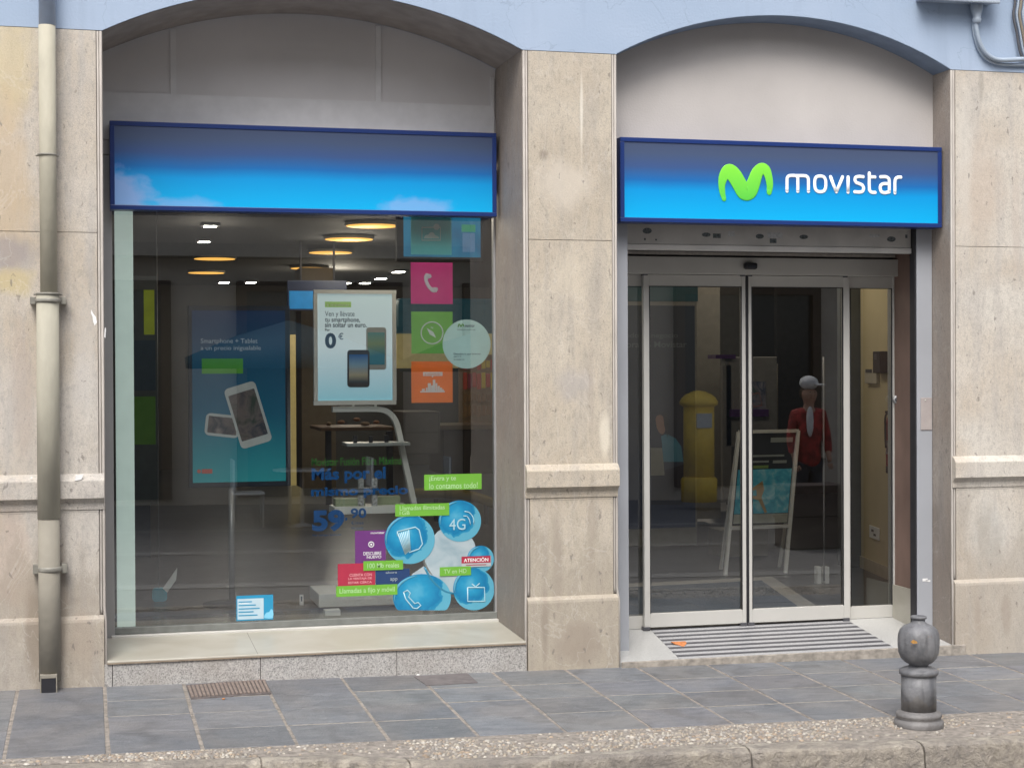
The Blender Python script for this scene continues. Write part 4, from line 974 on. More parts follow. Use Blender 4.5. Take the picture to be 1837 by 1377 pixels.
tb = (lt[2]-P(1365, 944, Y)[2])/(lt[2]-FZ)
l2, r2_ = lerp(lt, lb_, tb), lerp(rtp, rb_, tb)
b = MB(); b.hexa([(l2[0], l2[1]-.014, l2[2]-.012), (r2_[0], r2_[1]-.014, r2_[2]-.012), (r2_[0], r2_[1]+.012, r2_[2]-.012), (l2[0], l2[1]+.012, l2[2]-.012)],
                 [(l2[0], l2[1]-.014, l2[2]+.012), (r2_[0], r2_[1]-.014, r2_[2]+.012), (r2_[0], r2_[1]+.012, r2_[2]+.012), (l2[0], l2[1]+.012, l2[2]+.012)])
b.hexa([(lt[0], lt[1]-.014, lt[2]-.014), (rtp[0], rtp[1]-.014, rtp[2]-.014), (rtp[0], rtp[1]+.012, rtp[2]-.014), (lt[0], lt[1]+.012, lt[2]-.014)],
       [(lt[0], lt[1]-.014, lt[2]+.01), (rtp[0], rtp[1]-.014, rtp[2]+.01), (rtp[0], rtp[1]+.012, rtp[2]+.01), (lt[0], lt[1]+.012, lt[2]+.01)]).build('crossbar', WPLAST, t_)
def board(b, s0, s1, u0, u1, off):
    q = [lerp(lerp(lt, l2, s), lerp(rtp, r2_, s), u) for s, u in ((s1, u0), (s1, u1), (s0, u1), (s0, u0))]
    return b.hexa([(p[0], p[1]+off, p[2]) for p in q], [(p[0], p[1]+off-.003, p[2]) for p in q])
board(MB(), .02, .97, .04, .96, .006).build('print', mat('print_black', (.022, .028, .04), .4), t_)
board(MB(), .40, .86, .05, .95, .0015).build('printed_sea', blot('print_sea', [(.03, .22, .32), (.06, .34, .42), (.25, .45, .48)], 16, .06), t_)
board(MB(), .865, .96, .05, .95, .0015).build('printed_footer', mat('print_footer', (.40, .42, .36), .5), t_)
b = MB(); board(b, .07, .12, .55, .92, .0015); board(b, .25, .27, .15, .8, .0015); board(b, .31, .33, .15, .55, .0015); board(b, .31, .34, .62, .85, .0015); b.build('lettering', mat('print_text', (.30, .34, .33), .5), t_)
b = MB(); board(b, .36, .39, .30, .55, .0015).build('green_line', mat('print_lime', (.2, .32, .08), .5), t_)
b = MB(); Yb = Y-.02
b.pp([(1360, 868), (1368, 862), (1371, 878), (1366, 892), (1376, 918), (1372, 920), (1361, 897), (1346, 893), (1348, 889), (1358, 889), (1357, 878), (1347, 880), (1347, 877)], Yb, .001).build('printed_runner', mat('runner_tan', (.42, .28, .12), .5, emit=.03), t_)
# pale step/box behind A-board
o = MB().pr(1295, 1378, 950, 998, 3.4, .3).build('low_plinth', mat('low_plinth', (.26, .255, .23), .6), None, bevel=.004); tag(o, 'low beige display plinth behind the sandwich board', 'plinth')
# glass partition post with two feet
Y = 1.85; t_ = thing('glass_screen_stand', 'upright glass screen with a thin pole and two pale feet behind the right door', 'screen stand', tuple(P(1477, 1048, Y)))
b = MB(); x = P(1478, 900, Y)[0]; b.tube([(x, Y, FZ+.02), (x, Y, P(1478, 640, Y)[2])], .006, 8); b.build('pole', M_ALUG, t_)
MB().pr(1466, 1474, 1016, 1050, Y, .05).build('foot', WPLAST, t_, bevel=.003); MB().pr(1480, 1488, 1016, 1050, Y, .05).build('foot', WPLAST, t_, bevel=.003)
# fire extinguisher
q = onwall(1600, 790); xx, yy = q[0]-.09, q[1]
xx = P(1600.5, 790, yy)[0]
t_ = thing('fire_extinguisher', 'red fire extinguisher on the cream wall, half hidden by the door post', 'fire extinguisher', (xx, yy, P(1600, 850, yy)[2]))
z0, z1 = P(1600, 848, yy)[2], P(1600, 735, yy)[2]; zz = lambda t: z0+(z1-z0)*t
b = MB(); b.lathe([(.03, 0), (.045, .01), (.045, (z1-z0)*.80), (.035, (z1-z0)*.88), (.016, (z1-z0)*.92), (.016, (z1-z0)*.95)], (xx, yy, z0), 24); b.build('cylinder', mat('extinguisher_red', (.38, .015, .03), .3), t_)
b = MB(); b.lathe([(.046, 0), (.046, .05)], (xx, yy, z0), 24); b.build('foot_ring', M_BLACK, t_)
b = MB(); b.lathe([(.0462, 0), (.0462, .10)], (xx, yy, zz(.3)), 24); b.build('label_band', mat('ext_label', (.42, .32, .32), .5, var=.6, scale=60), t_)
b = MB(); b.box(xx-.05, xx+.02, yy-.012, yy+.012, zz(.95), zz(.985)).tube(spline([(xx-.03, yy, zz(.96)), (xx-.052, yy, zz(.9)), (xx-.055, yy, zz(.7)), (xx-.05, yy, zz(.4))], 4), .008, 8); b.build('handle_hose', M_BLACK, t_)
# dark display wall and far ceiling lights
MB().pr(1395, 1552, 480, 935, 9.5, .1).build('inner_wall', mat('inner_wall_dark', (.10, .09, .075), .8), BLD)
t_ = thing('lit_back_room', 'pale block for the far lit back room with two ceiling lights behind the doors', 'cabinet', tuple(P(1370, 780, 8.8)))
MB().pr(1338, 1396, 652, 900, 8.8, .2).build('body', mat('back_room_pale', (.25, .22, .17), .6), t_)  # pale block stands in for the lit back room
for x, y in ((1358, 659), (1374, 655)): MB().pd(x, y, 6, 2, 8.7, .01).build('small_light', SPOT, t_)

# ------------------------------------------------------------ signs over the window and the door
def sign_box(name, label, x0p, x1p, yt, yb_, Yf, Yb, xin0, xin1, clouds):
    a, b2, c, d = rect(x0p, x1p, yt, yb_, Yf)
    t_ = thing(name, label, 'shop sign', ((a+b2)/2, Yf, c))
    fr = .026
    f_ = MB().box(a, b2, Yf, Yb, c, c+fr).box(a, b2, Yf, Yb, d-fr, d).box(a, a+fr, Yf+.0005, Yb, c+fr, d-fr).box(b2-fr, b2, Yf+.0005, Yb, c+fr, d-fr)
    f_.box(a+.01, b2-.01, Yb-.02, Yb-.001, c+.01, d-.01)
    f_.build('frame', NAVY, t_, bevel=.003)
    h = d-c
    q = NT(name+'_print'); xyz = q.sep(q.mapping((1, 1, 1)))
    f1 = q.math('DIVIDE', q.math('SUBTRACT', xyz[2], c), h)
    f1 = q.math('ADD', f1, q.math('MULTIPLY', q.math('SUBTRACT', q.noise(q.mapping((1, 1, 1)), 2.5, 3), .5), .05))
    col = q.ramp(f1, [(.06, (0.0, .36, .70)), (.38, (0.0, .26, .60)), (.50, (.008, .125, .38)), (.66, (.038, .08, .21)), (.82, (.052, .078, .15)), (1.0, (.05, .066, .125))])
    if clouds:
        for (cx, cz, rx, rz_, s) in clouds:
            ax = q.math('DIVIDE', q.math('SUBTRACT', xyz[0], cx), rx); az = q.math('DIVIDE', q.math('SUBTRACT', xyz[2], cz), rz_)
            dd = q.math('SQRT', q.math('ADD', q.math('MULTIPLY', ax, ax), q.math('MULTIPLY', az, az)))
            dd = q.math('ADD', dd, q.math('MULTIPLY', q.math('SUBTRACT', q.noise(q.mapping((1, 1, 1.6)), 11, 6, .3), .5), .9))
            col = q.mix(q.math('MULTIPLY', q.ramp(dd, [(.55, 1), (1.05, 0)]), s), col, (.30, .38, .66))
    q.L(col, q.b.inputs['Base Color']); q.b.inputs['Roughness'].default_value = .35
    q.L(col, q.b.inputs['Emission Color']); q.b.inputs['Emission Strength'].default_value = .09
    MB().box(a+fr-.002, b2-fr+.002, Yf+.006, Yf+.012, c+fr-.002, d-fr+.002).build('face_panel', q.mt, t_)
    return t_, (a, b2, c, d)
a, b2, c, d = rect(197, 891, 227, 381, .50)
sa, _ = sign_box('window_sign', 'long blank blue gradient sign with clouds above the shop window', 197, 891, 227.5, 382, .50, .61, 0, 0,
    [(a+.02, c+.03, .24, .21, .7), (a+.42, c+.0, .22, .08, .4), (a+1.73, c+.03, .26, .09, .45)])
YS = .075
sb, _ = sign_box('door_sign', 'blue gradient sign with green wave logo and white wordmark above the door', 1113, 1690, 255, 403, YS, .2, 0, 0, None)
YL = YS+.003
# green wave mark
ctr = [(1299, 357, 9), (1296, 345, 12), (1295, 330, 15), (1299, 315, 21), (1308, 307, 28), (1318, 316, 31), (1328, 333, 31), (1336, 344, 33), (1345, 343, 31), (1352, 328, 28), (1358, 311, 25), (1366, 302, 21), (1374, 305, 19), (1379, 318, 16), (1381, 332, 14), (1380, 345, 11)]
sp_ = spline(ctr, 6)
ol = []; orr = []
for i, (x, y, w) in enumerate(sp_):
    a = sp_[max(i-1, 0)]; c = sp_[min(i+1, len(sp_)-1)]; tx, ty = c[0]-a[0], c[1]-a[1]; l = math.hypot(tx, ty) or 1
    ol.append((x-ty/l*w/2, y+tx/l*w/2)); orr.append((x+ty/l*w/2, y-tx/l*w/2))
b = MB()
pts3 = [P(x, y, YL) for x, y, w in sp_]; k = (P(1301, 350, YL)-P(1300, 350, YL))[0]
b.tube(pts3, [max(w, 3)*k/2*.86 for x, y, w in sp_], 16, flat=.03)
for e in (0, -1): r_ = sp_[e][2]*k/2*.86; b.ball(pts3[e], (r_, .0012, r_), 12, 6)
gm = grad('logo_green', [(P(1335, 360, YL)[2], (.08, .46, .05)), (P(1335, 290, YL)[2], (.20, .62, .04))], .4, .2, .3)
b.build('logo', gm, sb)
# wordmark as rounded strokes
def word(x, y, s=1.0): return None
wm = MB(); WW = 5.7
def Lr(pts, n=5, smooth=True):
    pts = [(x, y+(x-1410)*.016) for x, y in pts]
    wm.ps(spline(pts, n) if smooth and len(pts) > 2 else pts, WW, YL, .0016)
Lr([(1412, 343), (1412, 324), (1413, 318), (1417, 315.3), (1424, 315), (1428, 315.5), (1431, 318.5), (1431.3, 325), (1431.3, 343)])
Lr([(1428, 315.3), (1440, 315), (1446.5, 315.8), (1449.7, 319), (1450.3, 326), (1450.3, 343)])
Lr([(1471.5, 315), (1465, 316.5), (1462, 322), (1461.6, 329.5), (1462.6, 337.5), (1466, 342), (1471.5, 343.3), (1477.5, 342), (1480.8, 337), (1481.6, 329.5), (1480.8, 321.5), (1477.5, 316.5), (1471.5, 315)])
Lr([(1490, 316), (1495.5, 331), (1500.5, 342.8)], smooth=False); Lr([(1500.5, 342.8), (1505.5, 331), (1511.5, 316)], smooth=False)
Lr([(1521.5, 316), (1521.5, 343)], smooth=False)
Lr([(1548.5, 315.2), (1541, 314.8), (1535.5, 316.3), (1533.8, 320.5), (1536, 325.5), (1542, 327.8), (1547.3, 330.5), (1549.3, 335.5), (1547.5, 341), (1541.5, 342.8), (1533.5, 342.3)])
Lr([(1559.5, 308.5), (1559.5, 334), (1561, 340.5), (1565, 343), (1570, 343)]); Lr([(1559.5, 315.2), (1569.5, 315.2)], smooth=False)
Lr([(1580, 314.8), (1588, 314.5), (1593, 316.5), (1595.3, 321.5), (1595.3, 341.5)]); Lr([(1595.3, 327), (1585.5, 327), (1580.6, 329.5), (1579.2, 334.5), (1581, 341), (1587, 343.2), (1595, 341.5)])
Lr([(1605.5, 343), (1605.5, 324), (1606.8, 318), (1610.5, 315.2), (1616, 314.8)])
wm.build('wordmark', mat('wordmark_white', (.82, .84, .86), .4, var=.01, emit=.10), sb)

# ------------------------------------------------------------ stickers and lettering on the window glass
YK = YW+.009
def LY(k): return YK-.0014*k
def square(name, label, mt, x0, x1, y0, y1):
    t_ = thing(name, label, 'sticker', tuple(P((x0+x1)/2, y1, YK)), 'square icon stickers in a column on the shop window')
    MB().pr(x0, x1, y0, y1, LY(0), .001).build('backing', mt, t_); return t_
t_ = square('square_sticker', 'teal square sticker with a picture frame icon, topmost of the column', TEAL, 737, 810, 384, 457)
b = MB(); b.ps([(757, 408), (790, 408), (790, 431), (757, 431)], 2.2, LY(1), close=True).pp(spline([(760, 428), (763, 422), (768, 421), (772, 417), (777, 417), (781, 422), (786, 424), (788, 428)], 3), LY(1)).pd(783, 407, 5.5, 5.5, LY(1.5)); b.build('icon', mat('icon_dim', (.55, .65, .6), .5), t_)
t_ = square('square_sticker', 'magenta square sticker with a white telephone handset icon', PINK, 737, 812, 471, 545)
hs_ = spline([(768, 492, 9), (765, 497, 9.5), (764.5, 503, 7), (767, 510, 7), (771, 516, 7), (777, 520.5, 9), (782.5, 519.5, 9.5)], 5)
b = MB(); kk = (P(1, 500, YK)-P(0, 500, YK))[0]; b.tube([P(x, y, LY(1)) for x, y, w in hs_], [w*kk/2*1.08 for x, y, w in hs_], 10, flat=.08)
b.pp([(763, 494), (766, 490.5), (773, 492), (774.5, 496.5), (771, 499.5), (765, 498)], LY(1.2)).pp([(777, 515), (784.5, 515.5), (786, 519), (783, 524.5), (777.5, 523.5)], LY(1.2)); b.build('icon', ICON, t_)
t_ = square('square_sticker', 'green square sticker with a white compass icon', SGREEN, 738, 812, 559, 634)
b = MB(); b.ps([(775+19.5*math.cos(2*math.pi*k/36), 597-19.5*math.sin(2*math.pi*k/36)) for k in range(36)], 2.3, LY(1), close=True)
b.pp([(765.5, 588), (777.5, 595.5), (771, 600)], LY(1.1)).pp([(782.5, 606), (777.5, 595.8), (771.3, 600)], LY(1.1)); add_text(b, 'N', 773, 777, 585.5, 589.5, LY(1), .01); b.build('icon', ICON, t_)
t_ = square('square_sticker', 'orange square sticker with a white city skyline icon', ORANGE, 738, 812, 648, 722)
b = MB(); b.pr(759, 794, 667, 674, LY(1)).pp([(774, 674), (778, 674), (776, 677)], LY(1))
b.pr(754, 798, 701, 703.5, LY(1)); 
for (x0, x1, y0) in ((757, 762, 697), (764, 767, 695), (767.5, 773, 687), (773.5, 777, 691), (776.5, 781, 681), (781.5, 784.5, 687), (785, 789, 692), (789.5, 793, 695), (793.5, 796, 698)): b.pr(x0, x1, y0, 701, LY(1))
b.build('icon', ICON, t_)
b = MB(); add_text(b, 'a movistar', 762, 791, 668.5, 672.5, LY(2)); b.build('lettering', ORANGE, t_)
# round sticker (its code square left out)
t_ = thing('round_sticker', 'pale round sticker overlapping the green compass square', 'sticker', tuple(P(837, 660, YK)))
YR = LY(2.2)
MB().pd(837, 617, 43, 44, YR, .001, 48).build('backing', PALE, t_)
b = MB(); b.ps(spline([(822, 586), (823, 582), (825, 582), (827, 586), (829, 582), (831, 582), (832, 585)], 3), 1.8, YR-.0012); b.build('logo', GREEN, t_)
b = MB(); add_text(b, 'movistar', 834, 852, 581.5, 586.5, YR-.0012, .01); add_text(b, 'Descárgate nuestra App', 820, 853, 590, 593, YR-.0012)
add_text(b, 'Descubre lo que tenemos', 814, 862, 633, 637, YR-.0012, .01); add_text(b, 'para ti', 814, 827, 638, 641, YR-.0012, .01); add_text(b, 'movistar.es', 814, 833, 643, 646, YR-.0012); b.build('lettering', INK, t_)
# big lettering
t_ = thing('window_lettering', 'blue and green offer lettering with price on the window glass', 'lettering', tuple(P(640, 955, YK)))
b = MB(); add_text(b, 'Movistar Fusión Fibra Máxima', 559, 721, 820, 834, LY(0), .01); b.build('green_line', mat('dim_green_letters', (.07, .28, .05), .5), t_)
b = MB(); add_text(b, 'Más por el', 559, 692, 838, 866, LY(0), .035); add_text(b, 'mismo precio', 558, 732, 872, 893, LY(0), .035); b.build('blue_line', BLUE, t_)
b = MB(); add_text(b, '59', 560, 618, 914, 953, LY(0), .05); add_text(b, ',', 619, 623, 928, 934, LY(0), .03); add_text(b, '90', 629, 657, 911, 929, LY(0), .03); add_text(b, '€/mes', 630, 652, 934, 940, LY(0)); add_text(b, 'IVA incluido', 630, 652, 944, 949, LY(0)); add_text(b, 'Por tiempo limitado', 561, 612, 957, 962, LY(0)); b.build('price', BLUE, t_)
# bubble cluster and captions, stuck on the street side of the pane
YK = YW-.002
t_ = thing('bubble_sticker', 'cluster of blue bubble pictures in the lower right corner of the window', 'sticker', tuple(P(800, 1095, YK)))
def bubm(name, c1, c2, c3, sc=22):
    q = NT(name); c = q.ramp(q.noise(q.mapping((1, 1, 1)), sc, 4, .5), [(.32, c1), (.5, c2), (.68, c3)]); q.L(c, q.b.inputs['Base Color']); q.b.inputs['Roughness'].default_value = .3
    return q.mt
BB = bubm('bubble_blue', (.005, .20, .42), (.015, .30, .55), (.09, .44, .66)); BG = bubm('bubble_grey', (.24, .34, .40), (.34, .43, .48), (.43, .50, .54), 7)
RIM = flat('bubble_rim', (.10, .34, .48)); RIMG = flat('bubble_grey_rim', (.42, .50, .54))
b = MB(); b.pp(spline([(775, 965), (790, 950), (815, 948), (840, 958), (853, 980), (850, 1010), (835, 1045), (815, 1062), (795, 1058), (775, 1030), (762, 1000), (775, 965)], 4)[:-1], LY(0)).pp([(738, 1030), (760, 1015), (800, 1060), (790, 1070)], LY(0)); b.build('grey_body', BG, t_)
b = MB(); b.ps(spline([(762, 1018), (775, 1040), (795, 1058), (812, 1064)], 5), 4, LY(.6)); b.build('body_rim', flat('rim_blue', (.03, .20, .32)), t_)
def bubmat(cx, cy, r):
    q = NT('bubble_picture'); c0 = P(cx, cy, YK); xyz = q.sep(q.mapping((1, 1, 1))); rr = r*.00315
    ax = q.math('DIVIDE', q.math('SUBTRACT', xyz[0], float(c0[0])-.22*rr), rr); az = q.math('DIVIDE', q.math('SUBTRACT', xyz[2], float(c0[2])+.25*rr), rr)
    dd = q.math('SQRT', q.math('ADD', q.math('MULTIPLY', ax, ax), q.math('MULTIPLY', az, az)))
    dd = q.math('ADD', dd, q.math('MULTIPLY', q.math('SUBTRACT', q.noise(q.mapping((1, 1, 1)), 20, 4, .6), .5), .55))
    c = q.ramp(dd, [(0, (.09, .38, .56)), (.4, (.02, .27, .48)), (.85, (.008, .17, .36)), (1.05, (.02, .25, .43)), (1.25, (.10, .36, .50))])
    q.L(c, q.b.inputs['Base Color']); q.b.inputs['Roughness'].default_value = .3; return q.mt
def bub(cx, cy, rx, ry, k, clipx=None):
    pts = [(cx+rx*math.cos(2*math.pi*i/48), cy-ry*math.sin(2*math.pi*i/48)) for i in range(48)]
    if clipx: pts = [(min(x, clipx), min(y, 1094)) for x, y in pts]
    pts = [(x, min(y, 1094)) for x, y in pts]
    uniq = [p for i, p in enumerate(pts) if i == 0 or (abs(p[0]-pts[i-1][0])+abs(p[1]-pts[i-1][1]) > .2)]
    MB().pp(uniq, LY(k)).build('bubble', bubmat(cx, cy, rx), t_)
    arc_ = [(cx+(rx-2.5)*math.cos(math.radians(a_)), cy-(ry-2.5)*math.sin(math.radians(a_))) for a_ in range(100, 200, 10)]
    MB().ps(arc_, [1.0, 2, 3, 3.5, 4, 4, 3.5, 3, 2, 1.0], LY(k+.9)).build('bubble_rim', RIM, t_)
bub(862, 1002, 24, 24, .8, 886); bub(825, 934, 38, 37, 1.2); bub(757, 1071, 52, 42, 1.0); bub(850, 1056, 37, 38, 1.4, 886); bub(735, 967, 45, 44, 1.6)
def IC(b): b.build('icon', flat('bubble_icon', (.36, .56, .64)), t_)
b = MB(); k_ = LY(3); W_ = 2.2
b.ps([(713, 953), (745, 945), (752, 950), (758, 975), (752, 984), (735, 990)], W_, k_).ps([(713, 953), (713, 960)], W_, k_)
for i in range(7): a_ = i/6; b.ps([(714+i*3.2, 957-i*1.0), (727+a_*9, 993-a_*2+(-5*a_))], 2.0, k_)
IC(b); b = MB()
add_text(b, '4G', 806, 835, 930, 950, k_, .0); b.ps(spline([(832, 925), (838, 926), (842, 932), (844, 940)], 3), 1.8, k_).ps(spline([(834, 917), (842, 919), (849, 928), (850, 939)], 3), 1.8, k_)
IC(b); b = MB()
b.ps([(724, 1062), (731, 1058), (736, 1063), (733, 1070), (744, 1082), (750, 1080), (755, 1085), (748, 1091), (741, 1090), (728, 1074), (724, 1062)], 2.2, k_)
IC(b); b = MB()
b.ps([(839, 1053), (869, 1053), (870, 1078), (839, 1078)], 2.4, k_, close=True).ps([(847, 1047), (853, 1052), (860, 1046)], 2, k_)
IC(b)
def lab(name, label, x0, x1, y0, y1, lines, mt=GREEN, k=3.6, cat='sticker', tm=None, grp='green caption stickers around the bubble picture'):
    t_ = thing(name, label, cat, tuple(P((x0+x1)/2, y1, YK)), grp)
    MB().pr(x0, x1, y0, y1, LY(k), .001).build('backing', mt, t_)
    b = MB()
    for (s, a, b_, c, d) in lines: add_text(b, s, a, b_, c, d, LY(k+.9), .012)
    b.build('lettering', tm or mat('caption_letters', (.38, .62, .30), .5), t_); return t_
lab('caption_sticker', 'green caption reading Entra y te lo contamos todo, right of the curved stand', 761, 864, 850, 878, [('¡Entra y te', 770, 818, 853, 864), ('lo contamos todo!', 770, 857, 865, 876)])
lab('caption_sticker', 'green caption reading Llamadas ilimitadas just above the large bubbles', 709, 806, 903, 925, [('Llamadas ilimitadas', 717, 798, 906, 914), ('1GB', 717, 735, 916, 923)])
lab('caption_sticker', 'green caption reading 100 Mb reales over the purple card', 652, 723, 1005, 1022, [('100 Mb reales', 659, 716, 1009, 1018)])
lab('caption_sticker', 'long green caption reading Llamadas a fijo y móvil at the bottom of the window', 603, 713, 1049, 1068, [('Llamadas a fijo y móvil', 609, 708, 1053, 1065)])
lab('caption_sticker', 'green caption reading TV en HD on the lower right bubble', 789, 845, 1016, 1032, [('TV en HD', 796, 837, 1020, 1028)])
t_ = lab('warning_sticker', 'white and red sticker reading ATENCIÓN on the right bubble', 828, 881, 997, 1016, [], flat('paper_grey', (.42, .45, .47)), 3.4, grp=None)
b = MB(); b.pr(828, 880, 997, 1009, LY(4.2), .0008).build('red_band', RED, t_); b = MB(); add_text(b, 'ATENCIÓN', 832, 876, 999, 1007, LY(5), .02); b.build('lettering', WHITE, t_)
b = MB(); b.pr(836, 872, 1012, 1013.2, LY(4.2), .0005).build('small_print', RED, t_)
t_ = lab('offer_card', 'purple card with white ring symbol left of the large bubble', 637, 692, 951, 1010, [('movistar', 665, 690, 953, 957), ('DESCUBRE', 652, 684, 989, 995), ('NUEVO', 658, 684, 996, 1001)], PURPLE, .0, 'card', ICON, None)
b = MB(); b.ps([(666+4.6*math.cos(k*math.pi/8), 976-4.6*math.sin(k*math.pi/8)) for k in range(16)], 1.8, LY(1), close=True).pd(666, 976, 1.8, 1.8, LY(1)); b.build('ring_symbol', ICON, t_)
lab('offer_card', 'red card with white text above the long green caption', 606, 673, 1010, 1050, [('CUENTA CON', 627, 667, 1028, 1033), ('LA VENTAJA DE', 625, 667, 1035, 1040), ('ESTAR CERCA', 625, 667, 1042, 1046)], RED, .6, 'card', mat('pink_letters', (.7, .35, .38), .5), None)
lab('offer_card', 'navy card half hidden behind the bubbles beside the red card', 674, 735, 1020, 1049, [('ahora', 692, 712, 1024, 1028), ('app', 700, 713, 1036, 1043)], flat('navy_card', (.015, .045, .14)), .3, 'card', flat('grey_letters', (.3, .35, .4)), None)
t_ = lab('notice_card', 'pale blue notice card standing at the bottom of the window', 424, 490, 1067, 1112, [('HORARIO', 429, 446, 1078, 1083)], CYAN, 0, 'card', WHITE, None)
MB().pr(426, 473, 1073, 1110, LY(1)+.0004, .0005).build('text_block', flat('pale_block', (.46, .60, .68)), t_)
b = MB()
for i in range(5): b.pr(428, 452+(i*7) % 18, 1078+i*6, 1080+i*6, LY(1.7), .0004)
b.build('text_lines', CYAN, t_)
b = MB(); b.pp(spline([(474, 1104), (478, 1098), (483, 1097), (486, 1092), (489.5, 1094), (489.5, 1108), (474, 1108)], 2), LY(1)); b.build('cloud_picture', flat('cloud_blue', (.2, .55, .75)), t_)

# ------------------------------------------------------------ drainpipe
YPp = -.075
def pipe_x(px, py): return P(px, py, YPp)[0]
t_ = thing('drainpipe', 'old cream painted drainpipe clamped to the left pillar', 'drainpipe', (pipe_x(85, 1100), YPp, gz(-.2, 0)))
xa = pipe_x(86, 600); zt = P(88, 46, YPp)[2]; zmid = P(88, 530, YPp)[2]; zj = P(88, 930, YPp)[2]
M_PIPE = mat('pipe_cream', (.40, .375, .30), .8, var=.10, scale=7, stretch=(2, 2, .8), bump=.2, bscale=25)
M_PIPE2 = mat('pipe_olive', (.37, .35, .285), .8, var=.12, scale=6, stretch=(2, 2, .7), bump=.2, bscale=25)
M_PIPE3 = mat('pipe_drab', (.255, .235, .195), .85, var=.12, scale=5, bump=.3, bscale=25)
b = MB(); b.tube([(xa+.008, YPp, zt), (xa+.008, YPp, ZT)], .043, 24); b.build('blue_pipe', mat('pipe_blue', (.36, .44, .58), .5, var=.06), t_)
b = MB(); b.tube([(xa+.006, YPp, zmid-.02), (xa+.006, YPp, zt-.001)], .043, 24); b.build('upper_pipe', M_PIPE, t_)
b = MB(); b.tube([(xa-.002, YPp, zj), (xa, YPp, zmid+.01)], .057, 24); b.build('lower_pipe', M_PIPE2, t_)
b = MB(); b.tube([(xa-.002, YPp, gz(-.2, 0)+.05), (xa-.002, YPp, zj-.001)], .055, 24); b.build('foot_pipe', M_PIPE3, t_)
def clamp(py, r, h, lug):
    z = P(88, py, YPp)[2]; x = xa+.002
    b = MB(); b.lathe([(r-.004, -h/2), (r, -h/2), (r+.004, -h/4), (r+.004, h/4), (r, h/2), (r-.004, h/2)], (x, YPp, z), 28)
    if lug: 
        for s in (-1, 1): b.box(x+s*(r+.014)-.014, x+s*(r+.014)+.014, YPp+.0, 0.0, z-h*.9, z+h*.9)
    else: b.tube([(x-r-.012, YPp+.03, z), (x+r+.012, YPp+.03, z)], .006, 8)
    b.build('clamp', mat('clamp_grey', (.25, .24, .21), .55, .2, var=.2, scale=30), t_, bevel=.001)
clamp(278, .046, .012, False); clamp(527, .060, .012, False); clamp(539, .062, .020, True); clamp(1020, .058, .026, True)
# outlet at the foot
zo = gz(xa, -.1)
b = MB(); b.box(xa-.05, xa+.035, YPp-.065, YPp+.03, zo+.075, zo+.095).box(xa-.05, xa-.044, YPp-.065, YPp+.03, zo-.01, zo+.075).box(xa+.029, xa+.035, YPp-.065, YPp+.03, zo-.01, zo+.075); b.build('outlet_hood', M_PIPE3, t_, bevel=.002)
MB().box(xa-.043, xa+.028, YPp-.062, YPp+.03, zo-.008, zo+.0745).build('outlet', mat('outlet_black', (.015, .015, .02), .6), t_)

# ------------------------------------------------------------ electrical box, conduits and cables on the blue wall
a, b2, c, d = rect(1652, 1790, -60, 5, -.09)
t_ = thing('junction_box', 'grey blue electrical junction box on the blue wall above the door', 'junction box', ((a+b2)/2, 0, c))
MB().box(a+.012, b2-.012, -.115, -.001, c+.012, d+.05).build('body', mat('box_blue_grey', (.35, .41, .50), .5, var=.06), t_, bevel=.006)
MB().box(a, b2, -.122, -.100, c, d+.05).build('lid', mat('box_lid', (.40, .46, .54), .45, var=.05), t_, bevel=.008)
Yc = -.035
t_ = thing('cable_conduit', 'grey painted conduit curving from the box to the right along the wall', 'conduit', tuple(P(1755, 30, Yc)))
M_CON = mat('conduit_grey', (.33, .39, .47), .5, var=.08)
b = MB(); b.tube([P(x, y, Yc) for x, y in spline([(1750, 35), (1752, 55), (1758, 78), (1769, 96), (1785, 106), (1805, 108), (1840, 106), (1900, 104)], 6)], .014, 12); b.build('conduit', M_CON, t_); b = MB()
b.tube([P(x, y, Yc+.02) for x, y in spline([(1746, 40), (1748, 62), (1756, 88), (1768, 104), (1786, 113), (1810, 116), (1900, 118)], 6)], .010, 10); b.build('conduit', M_CON, t_)
b = MB(); q = P(1752, 22, Yc); b.lathe([(.016, -.07), (.026, -.065), (.028, -.04), (.024, -.035), (.032, .0), (.038, .03), (.038, .06)], tuple(q), 20); b.build('gland', M_CON, t_)
t_ = thing('cable_bundle', 'bundle of dark and blue painted cables running down the wall at the far right', 'cables', tuple(P(1832, 50, -.03)))
for i, (dx, r_, mt) in enumerate(((0, .008, M_DKGREY), (6, .007, M_CON), (11, .009, mat('cable_brown', (.2, .17, .13), .6)), (17, .008, M_CON))):
    b = MB(); b.tube([P(x+dx, y, -.03+.006*(i % 2)) for x, y in spline([(1820, -60), (1821, 0), (1818, 28), (1824, 60), (1829, 90), (1834, 104)], 6)], r_, 8); b.build('cable', mt, t_)

